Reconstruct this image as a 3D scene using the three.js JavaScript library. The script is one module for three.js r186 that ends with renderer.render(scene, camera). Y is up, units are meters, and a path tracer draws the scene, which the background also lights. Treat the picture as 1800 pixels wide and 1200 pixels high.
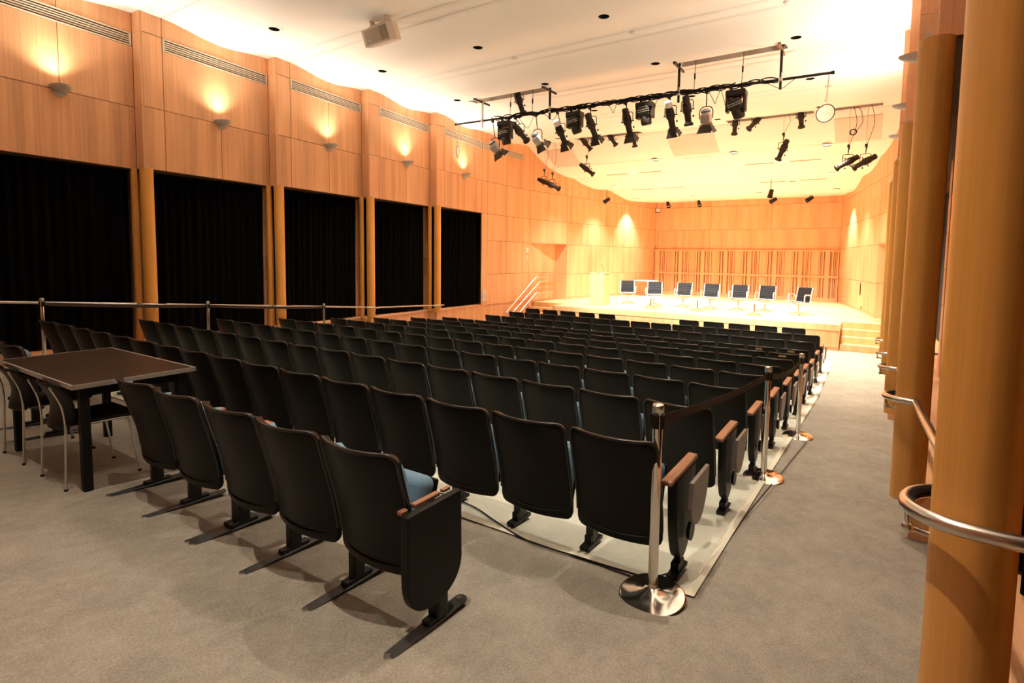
import * as THREE from 'three';
import { RoundedBoxGeometry } from 'three/addons/geometries/RoundedBoxGeometry.js';
import { mergeGeometries } from 'three/addons/utils/BufferGeometryUtils.js';

// ---------------------------------------------------------------- camera, exposure
const scene = new THREE.Scene();
scene.background = new THREE.Color(0x000000);
const CAM_Y = 1.53;
const camera = new THREE.PerspectiveCamera(2 * Math.atan(600 / 947.7) * 180 / Math.PI, 1.5, 0.05, 80);
{
  const yaw = -32.2012 * Math.PI / 180, pitch = -4.2304 * Math.PI / 180, roll = 0.81255 * Math.PI / 180;
  const f = new THREE.Vector3(Math.sin(yaw) * Math.cos(pitch), Math.sin(pitch), -Math.cos(yaw) * Math.cos(pitch));
  const r = new THREE.Vector3(Math.cos(yaw), 0, Math.sin(yaw));
  const u = new THREE.Vector3().crossVectors(r, f);
  const r2 = r.clone().multiplyScalar(Math.cos(roll)).addScaledVector(u, Math.sin(roll));
  const u2 = u.clone().multiplyScalar(Math.cos(roll)).addScaledVector(r, -Math.sin(roll));
  camera.matrixAutoUpdate = true;
  camera.position.set(0, CAM_Y, 0);
  camera.quaternion.setFromRotationMatrix(new THREE.Matrix4().makeBasis(r2, u2, f.clone().negate()));
  camera.setViewOffset(1800, 1200, -34.6, 77.4, 1800, 1200);
  camera.updateProjectionMatrix();
  camera.updateMatrixWorld();
}
const renderer = new THREE.WebGLRenderer({ antialias: true });
renderer.toneMapping = THREE.LinearToneMapping;
renderer.toneMappingExposure = 1.12;
renderer.shadowMap.enabled = true;

// light levels (candela)
const WARM = new THREE.Color().setRGB(1.0, 0.86, 0.68);
const STAGE_WHITE = new THREE.Color().setRGB(1.0, 0.93, 0.83);
const I_HOUSE = 32, I_STAGE = 74, I_BAR = 210, I_SCONCE = 17;

// ---------------------------------------------------------------- helpers
let seed = 12345;
const rnd = () => { seed = (seed * 1664525 + 1013904223) >>> 0; return seed / 4294967296; };
const rr = (a, b) => a + (b - a) * rnd();
const V = (x, y, z) => new THREE.Vector3(x, y, z);
const used = {};
function numbered(n) { const k = used[n] = (used[n] ?? -1) + 1; return k ? n + '_' + String(k).padStart(3, '0') : n; }
function mesh(name, geo, mat, parent) {
  const m = new THREE.Mesh(geo, mat); m.name = name; m.castShadow = m.receiveShadow = true;
  if (parent) parent.add(m); return m;
}
function thing(name, label, category, group, at) {
  const g = new THREE.Group(); g.name = numbered(name); g.userData = { label, category };
  if (group) g.userData.group = group;
  if (at) g.position.set(...at);
  scene.add(g); return g;
}
function structure(name, label) { const g = new THREE.Group(); g.name = name; g.userData = { kind: 'structure', label, category: 'structure' }; scene.add(g); return g; }
function copyOf(src, label, at) { const c = src.clone(); c.name = numbered(src.name.replace(/_\d{3}$/, '')); c.userData = { ...src.userData, label }; if (at) c.position.set(...at); scene.add(c); return c; }
const ordw = ['first', 'second', 'third', 'fourth', 'fifth', 'sixth', 'seventh', 'eighth', 'ninth', 'tenth', 'eleventh', 'twelfth', 'thirteenth', 'fourteenth', 'fifteenth', 'sixteenth', 'seventeenth'];
const bx = (w, h, d, x = 0, y = 0, z = 0) => { const g = new THREE.BoxGeometry(w, h, d); g.translate(x, y, z); return g; };
const rbx = (w, h, d, r, x = 0, y = 0, z = 0, s = 2) => { const g = new RoundedBoxGeometry(w, h, d, s, r); g.translate(x, y, z); return g; };
const cyl = (r1, r2, h, x = 0, y = 0, z = 0, seg = 20) => { const g = new THREE.CylinderGeometry(r1, r2, h, seg); g.translate(x, y, z); return g; };
function bar(a, b, r, seg = 10) { // straight rod between two points
  const d = b.clone().sub(a), L = d.length(), g = new THREE.CylinderGeometry(r, r, L, seg);
  g.applyQuaternion(new THREE.Quaternion().setFromUnitVectors(V(0, 1, 0), d.normalize())); g.translate((a.x + b.x) / 2, (a.y + b.y) / 2, (a.z + b.z) / 2); return g;
}
function tube(pts, r, seg = 40, rad = 10, tension = 0.5, closed = false) {
  return new THREE.TubeGeometry(new THREE.CatmullRomCurve3(pts, closed, 'catmullrom', tension), seg, r, rad, closed);
}
function path(pts, r, rad = 10, fillet = 0.04) { // tube through corners with small fillets
  const cp = new THREE.CurvePath();
  let prev = pts[0];
  for (let i = 1; i < pts.length; i++) {
    if (i < pts.length - 1) {
      const a = pts[i], d0 = a.clone().sub(pts[i - 1]), d1 = pts[i + 1].clone().sub(a);
      const f = Math.min(fillet, d0.length() * 0.45, d1.length() * 0.45);
      const p0 = a.clone().addScaledVector(d0.normalize(), -f), p1 = a.clone().addScaledVector(d1.normalize(), f);
      cp.add(new THREE.LineCurve3(prev, p0)); cp.add(new THREE.QuadraticBezierCurve3(p0, a, p1)); prev = p1;
    } else cp.add(new THREE.LineCurve3(prev, pts[i]));
  }
  // sample each piece so that straight runs stay straight
  const samples = [];
  cp.curves.forEach((c, k) => { const n = c.isLineCurve3 ? 1 : 5; for (let j = k ? 1 : 0; j <= n; j++) samples.push(c.getPoint(j / n)); });
  const pos = [], nor = [], idx = [];
  let up = null;
  samples.forEach((p, i) => {
    const t = (samples[Math.min(i + 1, samples.length - 1)]).clone().sub(samples[Math.max(i - 1, 0)]).normalize();
    if (!up) up = Math.abs(t.y) < 0.9 ? V(0, 1, 0) : V(1, 0, 0);
    const n = up.clone().addScaledVector(t, -up.dot(t)).normalize(); up = n; const b = t.clone().cross(n);
    for (let j = 0; j <= rad; j++) { const a = j / rad * Math.PI * 2, d = n.clone().multiplyScalar(Math.cos(a)).addScaledVector(b, Math.sin(a)); pos.push(p.x + d.x * r, p.y + d.y * r, p.z + d.z * r); nor.push(d.x, d.y, d.z); }
  });
  for (let i = 0; i < samples.length - 1; i++) for (let j = 0; j < rad; j++) { const a = i * (rad + 1) + j, b = a + rad + 1; idx.push(a, a + 1, b, b, a + 1, b + 1); }
  const g = new THREE.BufferGeometry(); g.setAttribute('position', new THREE.Float32BufferAttribute(pos, 3)); g.setAttribute('normal', new THREE.Float32BufferAttribute(nor, 3));
  g.setAttribute('uv', new THREE.Float32BufferAttribute(new Float32Array(pos.length / 3 * 2), 2)); g.setIndex(idx); return g;
}
const lathe = (pts, seg = 28) => new THREE.LatheGeometry(pts.map(p => new THREE.Vector2(p[0], p[1])), seg);
const M = gs => mergeGeometries(gs.map(g => { const q = g.index ? g.toNonIndexed() : g; for (const k of Object.keys(q.attributes)) if (!['position', 'normal', 'uv'].includes(k)) q.deleteAttribute(k); return q; }));
function metricUV(g, su = 1, sv = 1, ou = 0, ov = 0) { // uv in metres by the face's direction
  const q = g.index ? g.toNonIndexed() : g, p = q.attributes.position, n = q.attributes.normal, uv = new Float32Array(p.count * 2);
  for (let i = 0; i < p.count; i++) {
    const ax = Math.abs(n.getX(i)), ay = Math.abs(n.getY(i)), az = Math.abs(n.getZ(i));
    let u, v; if (ay > ax && ay > az) { u = p.getX(i); v = p.getZ(i); } else if (ax > az) { u = p.getZ(i); v = p.getY(i); } else { u = p.getX(i); v = p.getY(i); }
    uv[2 * i] = u * su + ou; uv[2 * i + 1] = v * sv + ov;
  }
  q.setAttribute('uv', new THREE.BufferAttribute(uv, 2)); return q;
}
function extrudePoly(poly, y0, y1) { // plan polygon [[x,z],...] raised from y0 to y1
  const s = new THREE.Shape(poly.map(([x, z]) => new THREE.Vector2(x, -z)));
  const g = new THREE.ExtrudeGeometry(s, { depth: y1 - y0, bevelEnabled: false }); g.rotateX(-Math.PI / 2); g.translate(0, y0, 0); return metricUV(g);
}

// ---------------------------------------------------------------- textures and materials
function valueNoise(n, cells, sx, sy) { // tiling noise on an n x n grid
  const gx = Math.max(1, Math.round(cells * sx)), gy = Math.max(1, Math.round(cells * sy)), lat = new Float32Array(gx * gy); for (let i = 0; i < lat.length; i++) lat[i] = rnd();
  const out = new Float32Array(n * n), sm = t => t * t * (3 - 2 * t);
  for (let y = 0; y < n; y++) for (let x = 0; x < n; x++) {
    const fx = x / n * gx, fy = y / n * gy, x0 = Math.floor(fx), y0 = Math.floor(fy), tx = sm(fx - x0), ty = sm(fy - y0), x1 = (x0 + 1) % gx, y1 = (y0 + 1) % gy;
    out[y * n + x] = (lat[y0 * gx + x0] * (1 - tx) + lat[y0 * gx + x1] * tx) * (1 - ty) + (lat[y1 * gx + x0] * (1 - tx) + lat[y1 * gx + x1] * tx) * ty;
  }
  return out;
}
function dataTex(n, fn, srgb = true) {
  const d = new Uint8Array(n * n * 4);
  for (let i = 0; i < n * n; i++) { const c = fn(i); d[4 * i] = c[0]; d[4 * i + 1] = c[1]; d[4 * i + 2] = c[2]; d[4 * i + 3] = 255; }
  const t = new THREE.DataTexture(d, n, n, THREE.RGBAFormat); t.wrapS = t.wrapT = THREE.RepeatWrapping; t.magFilter = THREE.LinearFilter; t.minFilter = THREE.LinearMipmapLinearFilter; t.generateMipmaps = true;
  if (srgb) t.colorSpace = THREE.SRGBColorSpace; t.needsUpdate = true; return t;
}
const cl = v => Math.max(0, Math.min(255, v));
function woodTex(base, strength) { // straight vertical grain veneer
  const n = 512, a = valueNoise(n, 1, 10, 1), b = valueNoise(n, 1, 48, 2), c = valueNoise(n, 1, 190, 6), d = valueNoise(n, 1, 4, 3), e = valueNoise(n, 1, 120, 90);
  return dataTex(n, i => { const k = 1 + strength * ((a[i] - .5) * .30 + (b[i] - .5) * .20 + (c[i] - .5) * .18 + (d[i] - .5) * .12 + (e[i] - .5) * .06); return [cl(base[0] * k), cl(base[1] * (k - .03 * (1 - k))), cl(base[2] * (k * 1.05 - .05))]; });
}
const carpetTex = (() => { const n = 512, a = valueNoise(n, 1, 6, 6), b = valueNoise(n, 1, 24, 20), c = valueNoise(n, 1, 200, 200); const g = new Float32Array(n * n); for (let i = 0; i < n * n; i++) g[i] = rnd(); return dataTex(n, i => { const k = 1 + (a[i] - .5) * .08 + (b[i] - .5) * .08 + (c[i] - .5) * .14 + (g[i] - .5) * .20; return [cl(142 * k), cl(135 * k), cl(124 * k)]; }); })();
const carpetBump = (() => { const n = 256, c = valueNoise(n, 1, 120, 120); return dataTex(n, i => { const v = cl(255 * (c[i] * .5 + rnd() * .5)); return [v, v, v]; }, false); })();
const S = (o) => new THREE.MeshStandardMaterial(o);
const P = (o) => new THREE.MeshPhysicalMaterial(o);
const lin = (r, g, b) => new THREE.Color().setRGB(r, g, b);
const WOOD_BASE = [222, 166, 121];
const woodT = [woodTex(WOOD_BASE, .36), woodTex([225, 169, 124], .36), woodTex([218, 162, 117], .38)];
const wood = woodT.map(t => S({ map: t, roughness: 0.5, metalness: 0 }));
const stageWoodT = woodTex([218, 176, 128], 0.3);
const stageWood = S({ map: stageWoodT, roughness: 0.4 });
const groove = S({ color: lin(.10, .045, .016), roughness: .8 });
const colTex = woodTex([216, 154, 74], 0.25);
const columnMat = P({ map: colTex, roughness: .42, clearcoat: .25, clearcoatRoughness: .35 });
const ceilMat = S({ color: lin(.90, .88, .84), roughness: .9 });
const ceilPanelMat = S({ color: lin(.70, .62, .55), roughness: .8 });
const carpet = S({ map: carpetTex, bumpMap: carpetBump, bumpScale: .004, roughness: 1 });
const vinylT = (() => { const n = 256, a = valueNoise(n, 1, 5, 5), b = valueNoise(n, 1, 40, 40); return dataTex(n, i => { const k = 1 + (a[i] - .5) * .06 + (b[i] - .5) * .04; return [cl(206 * k), cl(208 * k), cl(194 * k)]; }); })();
const vinyl = S({ map: vinylT, roughness: .55 });
const stripMat = S({ color: lin(.78, .74, .60), roughness: .4 });
const plasticT = (() => { const n = 128; return dataTex(n, i => { const v = cl(128 + 90 * (rnd() - .5)); return [v, v, v]; }, false); })();
const black = P({ color: lin(.0055, .005, .0043), roughness: .4, specularIntensity: .34, bumpMap: plasticT, bumpScale: .0004 });
const beadMat = P({ color: lin(.012, .009, .007), roughness: .28, specularIntensity: .9 });
const blackFlat = P({ color: lin(.009, .009, .009), roughness: .6, specularIntensity: .3 });
const blackMetal = P({ color: lin(.012, .012, .012), roughness: .4, specularIntensity: .5 });
const fabric = S({ color: lin(.115, .20, .285), roughness: .95 });
const armWood = S({ color: lin(.27, .115, .06), roughness: .35 });
const tabletMat = S({ color: lin(.16, .135, .12), roughness: .35 });
const curtainMat = P({ color: lin(.004, .0034, .003), roughness: 1, specularIntensity: .08 });
const chrome = S({ color: lin(.78, .74, .69), roughness: .14, metalness: 1 });
const alu = S({ color: lin(.80, .78, .75), roughness: .38, metalness: .85 });
const steel = S({ color: lin(.62, .57, .52), roughness: .28, metalness: 1 });
const scuffed = S({ color: lin(.035, .035, .036), roughness: .42 });
const brass = S({ color: lin(.65, .45, .15), roughness: .35, metalness: .9 });
const whitePaint = S({ color: lin(.78, .76, .72), roughness: .55 });
const greyPaint = S({ color: lin(.50, .48, .45), roughness: .5 });
const ventMat = S({ color: lin(.74, .66, .53), roughness: .5 });
const diffuserMat = S({ color: lin(.42, .27, .13), roughness: .7 });
const lanternMat = P({ color: lin(.030, .024, .019), roughness: .42, specularIntensity: .6 });
const darkVoid = S({ color: lin(.02, .015, .01), roughness: .9 });
const drywall = S({ color: lin(.06, .05, .045), roughness: .95 });
const belt = S({ color: lin(.035, .018, .013), roughness: .8 });
const tableTopMat = P({ color: lin(.024, .013, .008), roughness: .35, specularIntensity: .3 });
const silver = S({ color: lin(.62, .60, .57), roughness: .3, metalness: .7 });
const blue = S({ color: lin(.05, .16, .42), roughness: .4 });
const orange = S({ color: lin(.75, .32, .03), roughness: .5 });
const leather = P({ color: lin(.010, .010, .011), roughness: .42, specularIntensity: .35 });
const glowWhite = S({ color: lin(.9, .9, .88), emissive: lin(1, .88, .70), emissiveIntensity: 6, roughness: .5 });
const paneMat = P({ color: lin(.95, .93, .9), roughness: .25, transmission: .9, thickness: 0 });
const glowDim = S({ color: lin(.8, .75, .65), emissive: lin(1, .8, .55), emissiveIntensity: 1.2, roughness: .5 });
const speakerMat = S({ color: lin(.66, .58, .48), roughness: .6 });
const speakerGrille = S({ color: lin(.40, .33, .25), roughness: .7 });

// ---------------------------------------------------------------- measured layout
const SL = 0.0813, FLAT_Z = -10.64, FLAT_Y = SL * FLAT_Z, X0 = -5.215;
const floorY = z => z > FLAT_Z ? SL * z : FLAT_Y;
const mir = x => 2 * X0 - x;
const PERIOD = 2.465, ZC = k => -1.97 - PERIOD * k;      // wall corners, k = -2 .. 5
const XC = -10.71, XK = -10.97;                          // protruding corner, receding crease (left side)
const SILL = -0.08, HEAD = 2.97, STRING = 4.03, VENT0 = 5.055, VENT1 = 5.275, WTOP = 5.72;
const DROP = [[-16.76, 5.61], [-17.05, 5.64], [-17.45, 5.41], [-17.85, 5.17], [-18.25, 5.0], [-18.75, 4.865], [-19.27, 4.775], [-19.7, 4.765], [-20.3, 4.60], [-21.0, 4.50], [-21.5, 4.49], [-22.0, 4.52], [-22.3, 4.52], [-22.9, 4.375], [-23.5, 4.245], [-24.0, 4.215], [-24.9, 4.26], [-26.3, 4.31]];
function ceilY(z) {
  if (z > -16.76) { const t = (((-1.97 - z) % PERIOD) + PERIOD) % PERIOD; if (t < .33) return 5.61; return 5.61 - .05 * (1 - Math.cos(2 * Math.PI * (t - .33) / (PERIOD - .33))); }
  for (let i = 0; i < DROP.length - 1; i++) if (z >= DROP[i + 1][0]) { const [a, b] = DROP[i], [c, d] = DROP[i + 1]; return b + (d - b) * (z - a) / (c - a); }
  return 4.31;
}
const STAGE_Y = -0.16, STAGE_Z = -16.58, BACK_Z = -26.15, ROOM_Z = 2.5;
const DIAG0 = [-10.98, -17.2], DIAG1 = [-9.24, BACK_Z];

// ---------------------------------------------------------------- floor
{
  const fl = structure('floor', 'grey-brown carpet and pale seating floor');
  const strip = (x0, x1, zs, lift, step = .5) => { // quad strip following the floor
    const pos = [], uv = [], idx = [], nx = Math.max(1, Math.round((x1 - x0) / 2));
    zs.forEach(z => { for (let i = 0; i <= nx; i++) { const x = x0 + (x1 - x0) * i / nx; pos.push(x, floorY(z) + lift, z); uv.push(x * .8, z * .8); } });
    for (let k = 0; k < zs.length - 1; k++) for (let i = 0; i < nx; i++) { const a = k * (nx + 1) + i, b = a + nx + 1; idx.push(a, a + 1, b, b, a + 1, b + 1); }
    const g = new THREE.BufferGeometry(); g.setAttribute('position', new THREE.Float32BufferAttribute(pos, 3)); g.setAttribute('uv', new THREE.Float32BufferAttribute(uv, 2)); g.setIndex(idx); g.computeVertexNormals(); return g;
  };
  mesh('carpet', strip(-11.7, 1.3, [ROOM_Z + .1, FLAT_Z, -17.7], 0), carpet, fl);
  mesh('slab', M([bx(13.2, .2, 30, X0, -1.2, -11.5)]), drywall, fl);
  mesh('seating_floor', strip(-9.72, -.715, [-2.74, FLAT_Z, -14.9], .006), vinyl, fl);
  mesh('edge_strip', strip(-.735, -.695, [-2.72, FLAT_Z, -14.9], .012), stripMat, fl);
  mesh('edge_strip', strip(-9.74, -9.70, [-2.72, FLAT_Z, -14.9], .012), stripMat, fl);
  mesh('edge_strip', strip(-9.74, -.695, [-2.72, -2.77], .011), stripMat, fl);
  { const g = new THREE.BufferGeometry(); const p = []; for (const [x, z] of [[-.72, -2.95], [-.69, -4.16], [-.545, -6.85]]) p.push(x, floorY(z) + .005, z, x + .008, floorY(z) + .005, z); g.setAttribute('position', new THREE.Float32BufferAttribute(p, 3)); g.setAttribute('uv', new THREE.Float32BufferAttribute(new Float32Array(12), 2)); g.setIndex([0, 1, 2, 2, 1, 3, 2, 3, 4, 4, 3, 5]); g.computeVertexNormals(); mesh('carpet_seam', g, S({ color: lin(.05, .04, .035), roughness: 1 }), fl); }
}

// ---------------------------------------------------------------- ceiling: one strip per joint, with real openings
const houseZ = [-0.92, -3.42, -5.9, -8.4, -10.9, -13.5, -16.1], houseX = [-9.2, -6.585, -3.96, -1.363];
const slots = [[-9.1, -6.8, -11.54, -11.2], [-3.6, -1.58, -11.54, -11.2], [-8.9, -6.56, -17.04, -16.68], [-3.87, -1.58, -17.04, -16.68], [-1.1, .02, -17.04, -16.68]];
const stageLamps = [[-9.2, -18.35], [-6.57, -18.35], [-3.95, -18.35], [-1.33, -18.35], [-7.82, -19.52], [-2.66, -19.52], [-9.2, -20.95], [-6.59, -20.95], [-3.95, -20.95], [-1.31, -20.95], [-7.93, -22.3], [-2.68, -22.3], [-9.2, -23.5], [-6.63, -23.5], [-4.0, -23.5], [-1.29, -23.5]];
{
  const ce = structure('ceiling', 'white undulating plaster ceiling');
  const H = .1; // half side of a lamp opening, its round trim covers the corners
  const holes = [...slots.map(([a, b, c, d]) => ({ x0: a, x1: b, z0: c, z1: d }))];
  for (const z of houseZ) for (const x of houseX) holes.push({ x0: x - H, x1: x + H, z0: z - H, z1: z + H });
  for (const [x, z] of stageLamps) holes.push({ x0: x - H, x1: x + H, z0: z - H, z1: z + H });
  const joints = [ROOM_Z + .2]; for (let k = -1; k <= 5; k++) { joints.push(ZC(k), ZC(k) - .33); }
  joints.push(-16.76, -17.12, -18.3, -19.72, -22.32, BACK_Z - .1);
  const XA = -11.75, XB = 1.3, gap = .006;
  for (let j = 0; j < joints.length - 1; j++) {
    const z1 = joints[j] - gap, z0 = joints[j + 1] + gap;
    const zs = [z0, z1], xs = [XA, XB]; const N = Math.max(2, Math.round((z1 - z0) / .12));
    for (let i = 1; i < N; i++) zs.push(z0 + (z1 - z0) * i / N);
    for (let i = 1; i < 6; i++) xs.push(XA + (XB - XA) * i / 6);
    const mine = holes.filter(h => h.z1 > z0 && h.z0 < z1);
    for (const h of mine) { xs.push(h.x0, h.x1); if (h.z0 > z0) zs.push(h.z0); if (h.z1 < z1) zs.push(h.z1); }
    const uq = a => [...new Set(a.map(v => Math.round(v * 1e4) / 1e4))].sort((p, q) => p - q);
    const X = uq(xs), Z = uq(zs), pos = [], idx = [];
    for (const z of Z) for (const x of X) pos.push(x, ceilY(z), z);
    for (let a = 0; a < Z.length - 1; a++) for (let b = 0; b < X.length - 1; b++) {
      const mx = (X[b] + X[b + 1]) / 2, mz = (Z[a] + Z[a + 1]) / 2;
      if (mine.some(h => mx > h.x0 && mx < h.x1 && mz > h.z0 && mz < h.z1)) continue;
      const p = a * X.length + b, q = p + X.length; idx.push(p, p + 1, q, q, p + 1, q + 1);
    }
    // thickness: lips at both joints
    const n0 = pos.length / 3; for (const z of [Z[0], Z[Z.length - 1]]) for (const x of X) pos.push(x, ceilY(z) + .02, z);
    for (const [row, off] of [[0, 0], [(Z.length - 1) * X.length, X.length]]) for (let b = 0; b < X.length - 1; b++) { const p = row + b, q = n0 + off + b; idx.push(p, p + 1, q, q, p + 1, q + 1); }
    const g = new THREE.BufferGeometry(); g.setAttribute('position', new THREE.Float32BufferAttribute(pos, 3)); g.setAttribute('uv', new THREE.Float32BufferAttribute(new Float32Array(pos.length / 3 * 2), 2)); g.setIndex(idx); g.computeVertexNormals();
    mesh('panel', g, ceilMat, ce);
  }
  for (const z of joints.slice(1, -1)) mesh('joint_backing', bx(XB - XA, .01, .04, (XA + XB) / 2, ceilY(z) + .03, z), groove, ce);
  mesh('roof_slab', M([bx(13.2, .15, 30, X0, 6.35, -11.5)]), drywall, ce);
  // liners of the slots
  for (const [a, b, c, d] of slots) {
    const y = ceilY((c + d) / 2) + .01, h = .62, t = .012, mz = (c + d) / 2, mx = (a + b) / 2;
    mesh('slot_liner', M([bx(b - a, h, t, mx, y + h / 2 - .01, c - t / 2), bx(b - a, h, t, mx, y + h / 2 + .02, d + t / 2), bx(t, h, d - c, a - t / 2, y + h / 2, mz), bx(t, h, d - c, b + t / 2, y + h / 2, mz), bx(b - a, t, d - c, mx, y + h, mz)]), ceilPanelMat, ce);
  }
  // framed panels on the sloping face above the stage, following its slope
  const hung = (x0, x1, za, zb, lift) => {
    const pos = [], idx = [], n = 6; const add = (x, z, l) => { pos.push(x, ceilY(z) - l, z); return pos.length / 3 - 1; };
    for (let i = 0; i <= n; i++) { const z = za + (zb - za) * i / n; add(x0, z, lift); add(x1, z, lift); add(x0, z, 0); add(x1, z, 0); }
    for (let i = 0; i < n; i++) { const p = i * 4, q = p + 4; idx.push(p, p + 1, q, q, p + 1, q + 1, p, q, p + 2, p + 2, q, q + 2, p + 1, p + 3, q + 1, q + 1, p + 3, q + 3); }
    const e = n * 4; idx.push(0, 2, 1, 1, 2, 3, e, e + 1, e + 2, e + 2, e + 1, e + 3);
    const g = new THREE.BufferGeometry(); g.setAttribute('position', new THREE.Float32BufferAttribute(pos, 3)); g.setAttribute('uv', new THREE.Float32BufferAttribute(new Float32Array(pos.length / 3 * 2), 2)); g.setIndex(idx); return (() => { const q = g.toNonIndexed(); q.computeVertexNormals(); return q; })();
  };
  mesh('access_panel', hung(-5.85, -4.36, -17.32, -18.2, .02), ceilPanelMat, ce);
  mesh('access_panel', hung(-5.64, -4.72, -18.42, -19.68, .018), ceilMat, ce);
  mesh('access_panel', hung(-1.1, .02, -17.34, -18.24, .02), ceilPanelMat, ce);
  mesh('access_panel', hung(mir(.02), mir(-1.1), -17.34, -18.24, .02), ceilPanelMat, ce);
  for (const z of [-19.52, -22.32]) for (const [a, b] of [[-8.92, -8.07], [-7.6, -6.72], [-3.82, -2.92], [-2.44, -1.54]]) mesh('slot_diffuser', bx(b - a, .02, .06, (a + b) / 2, ceilY(z) - .004, z), diffuserMat, ce);
}

// ---------------------------------------------------------------- walls of separate veneer panels
function panelOn(parent, A, B, y0, y1, out, mat, name = 'panel', gap = .011, thick = .022) {
  // A, B plan points of the room-side face; out = sign that pushes away from the room
  const dx = B[0] - A[0], dz = B[1] - A[1], L = Math.hypot(dx, dz); if (L < .03) return null;
  const w = Math.max(.01, L - gap), h = y1 - y0 - gap;
  const g = metricUV(bx(w, h, thick), 1 / 1.3, 1 / 2.6, rnd(), rnd());
  const m = mesh(name, g, mat || wood[Math.floor(rnd() * 3)], parent);
  m.position.set((A[0] + B[0]) / 2, (y0 + y1) / 2, (A[1] + B[1]) / 2); m.rotation.y = Math.atan2(-dz, dx);
  m.position.addScaledVector(V(-dz / L, 0, dx / L).multiplyScalar(out), thick / 2);
  return m;
}
function backing(parent, A, B, y0, y1, out) { const m = panelOn(parent, A, B, y0, y1, out, groove, 'backing', -.01, .03); if (m) { const dx = B[0] - A[0], dz = B[1] - A[1], L = Math.hypot(dx, dz); m.position.addScaledVector(V(-dz / L, 0, dx / L).multiplyScalar(out), .019); } }
function side(S) { // S = -1 left, +1 right
  const w = structure(S < 0 ? 'wall_left' : 'wall_right', S < 0 ? 'left wood panelled wall' : 'right wood panelled wall');
  const q = x => S < 0 ? x : mir(x);
  // outward: for A->B running to -z the vector (-dz, dx)/L points to +x; outside is -x on the left
  const out = S < 0 ? -1 : 1;
  const at = (k, t) => { const z = ZC(k) - t, x = XC + (XK - XC) * Math.min(1, t / (PERIOD - .035)); return [q(x), z]; };
  const pn = (A, B, y0, y1) => panelOn(w, A, B, y0, y1, out), bk = (A, B, y0, y1) => backing(w, A, B, y0, y1, out);
  const E = PERIOD - .035, MID = 1.375;
  for (let k = -2; k <= 4; k++) {
    const upSplit = k === 0 || k === 2 || k === -2, loSplit = k !== 0;
    bk(at(k, 0), at(k, E), HEAD, WTOP);
    pn(at(k, 0), at(k, .33), HEAD, STRING); pn(at(k, 0), at(k, .33), STRING, VENT1); pn(at(k, 0), at(k, .33), VENT1, WTOP);
    if (loSplit) { pn(at(k, .33), at(k, MID), HEAD, STRING); pn(at(k, MID), at(k, E), HEAD, STRING); } else pn(at(k, .33), at(k, E), HEAD, STRING);
    if (upSplit) { pn(at(k, .33), at(k, MID), STRING, VENT0); pn(at(k, MID), at(k, E), STRING, VENT0); pn(at(k, .33), at(k, MID), VENT1, WTOP); pn(at(k, MID), at(k, E), VENT1, WTOP); } else { pn(at(k, .33), at(k, E), STRING, VENT0); pn(at(k, .33), at(k, E), VENT1, WTOP); }
    // return face towards the next corner
    if (k < 4) { const a = at(k, E), b = at(k + 1, 0); const r = (y0, y1) => panelOn(w, [a[0], a[1] - .001], [b[0], a[1] - .001], y0, y1, out, wood[1], 'panel', .003, .036); r(HEAD, STRING); r(STRING, VENT1); r(VENT1, WTOP); }
  }
  // straight length before the stage
  const ZS = ZC(4) - E, Zs = [ZS, -14.57, -15.69, -16.76, -17.2], Xs = z => q(XK - .01 * (z - ZS) / (-17.2 - ZS));
  bk([q(XK), ZS], [q(-10.98), -17.2], SILL, WTOP);
  for (let i = 0; i < 4; i++) {
    const A = [Xs(Zs[i]), Zs[i]], B = [Xs(Zs[i + 1]), Zs[i + 1]];
    pn(A, B, HEAD, STRING); if (i < 3) { pn(A, B, STRING, VENT0); pn(A, B, VENT1, WTOP); } else pn(A, B, STRING, WTOP);
    if (i === 0) pn(A, B, SILL, HEAD); else { pn(A, B, 2.08, HEAD); pn(A, B, .95, 2.08); pn(A, B, SILL, .95); }
  }
  // recess beside the stage stairs, below the overhanging splayed wall
  for (const [a, b] of [[-17.2, -18.25], [-18.25, -19.2]]) { pn([q(-10.98), a], [q(-10.98), b], .95, 2.08); pn([q(-10.98), a], [q(-10.98), b], -.16, .95); pn([q(-10.98), a], [q(-10.98), b], -.9, -.16); }
  bk([q(-10.98), -17.2], [q(-10.98), -19.2], -.9, 2.08);
  const dg = z => { const t = (z - DIAG0[1]) / (DIAG1[1] - DIAG0[1]); return [q(DIAG0[0] + (DIAG1[0] - DIAG0[0]) * t), z]; };
  const D = dg(-19.4);
  { const a = [q(-10.98), -19.2]; for (const [y0, y1] of [[-.16, .9], [.9, 2.07]]) panelOn(w, a, D, y0, y1, out, wood[1], 'panel', .006, .02); }
  mesh('soffit', extrudePoly([[q(-11.1), -17.2], [q(-10.98), -17.2], D, [q(-11.1), -19.5]], 2.07, 2.1), wood[0], w);
  // splayed stage wall
  const up = [-17.2, -18.24, -19.37, -19.67, -20.81, -21.94, -22.31, -23.46, -24.6, BACK_Z];
  bk(DIAG0.map((v, i) => i ? v : q(v)), dg(BACK_Z), 2.08, WTOP); bk(D, dg(BACK_Z), -.2, 2.08);
  for (let i = 0; i < up.length - 1; i++) { const A = dg(up[i]), B = dg(up[i + 1]); pn(A, B, STRING, WTOP); pn(A, B, HEAD, STRING); pn(A, B, 2.07, HEAD); }
  const lo = [-19.4, -20.81, -23.46, BACK_Z];
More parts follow.
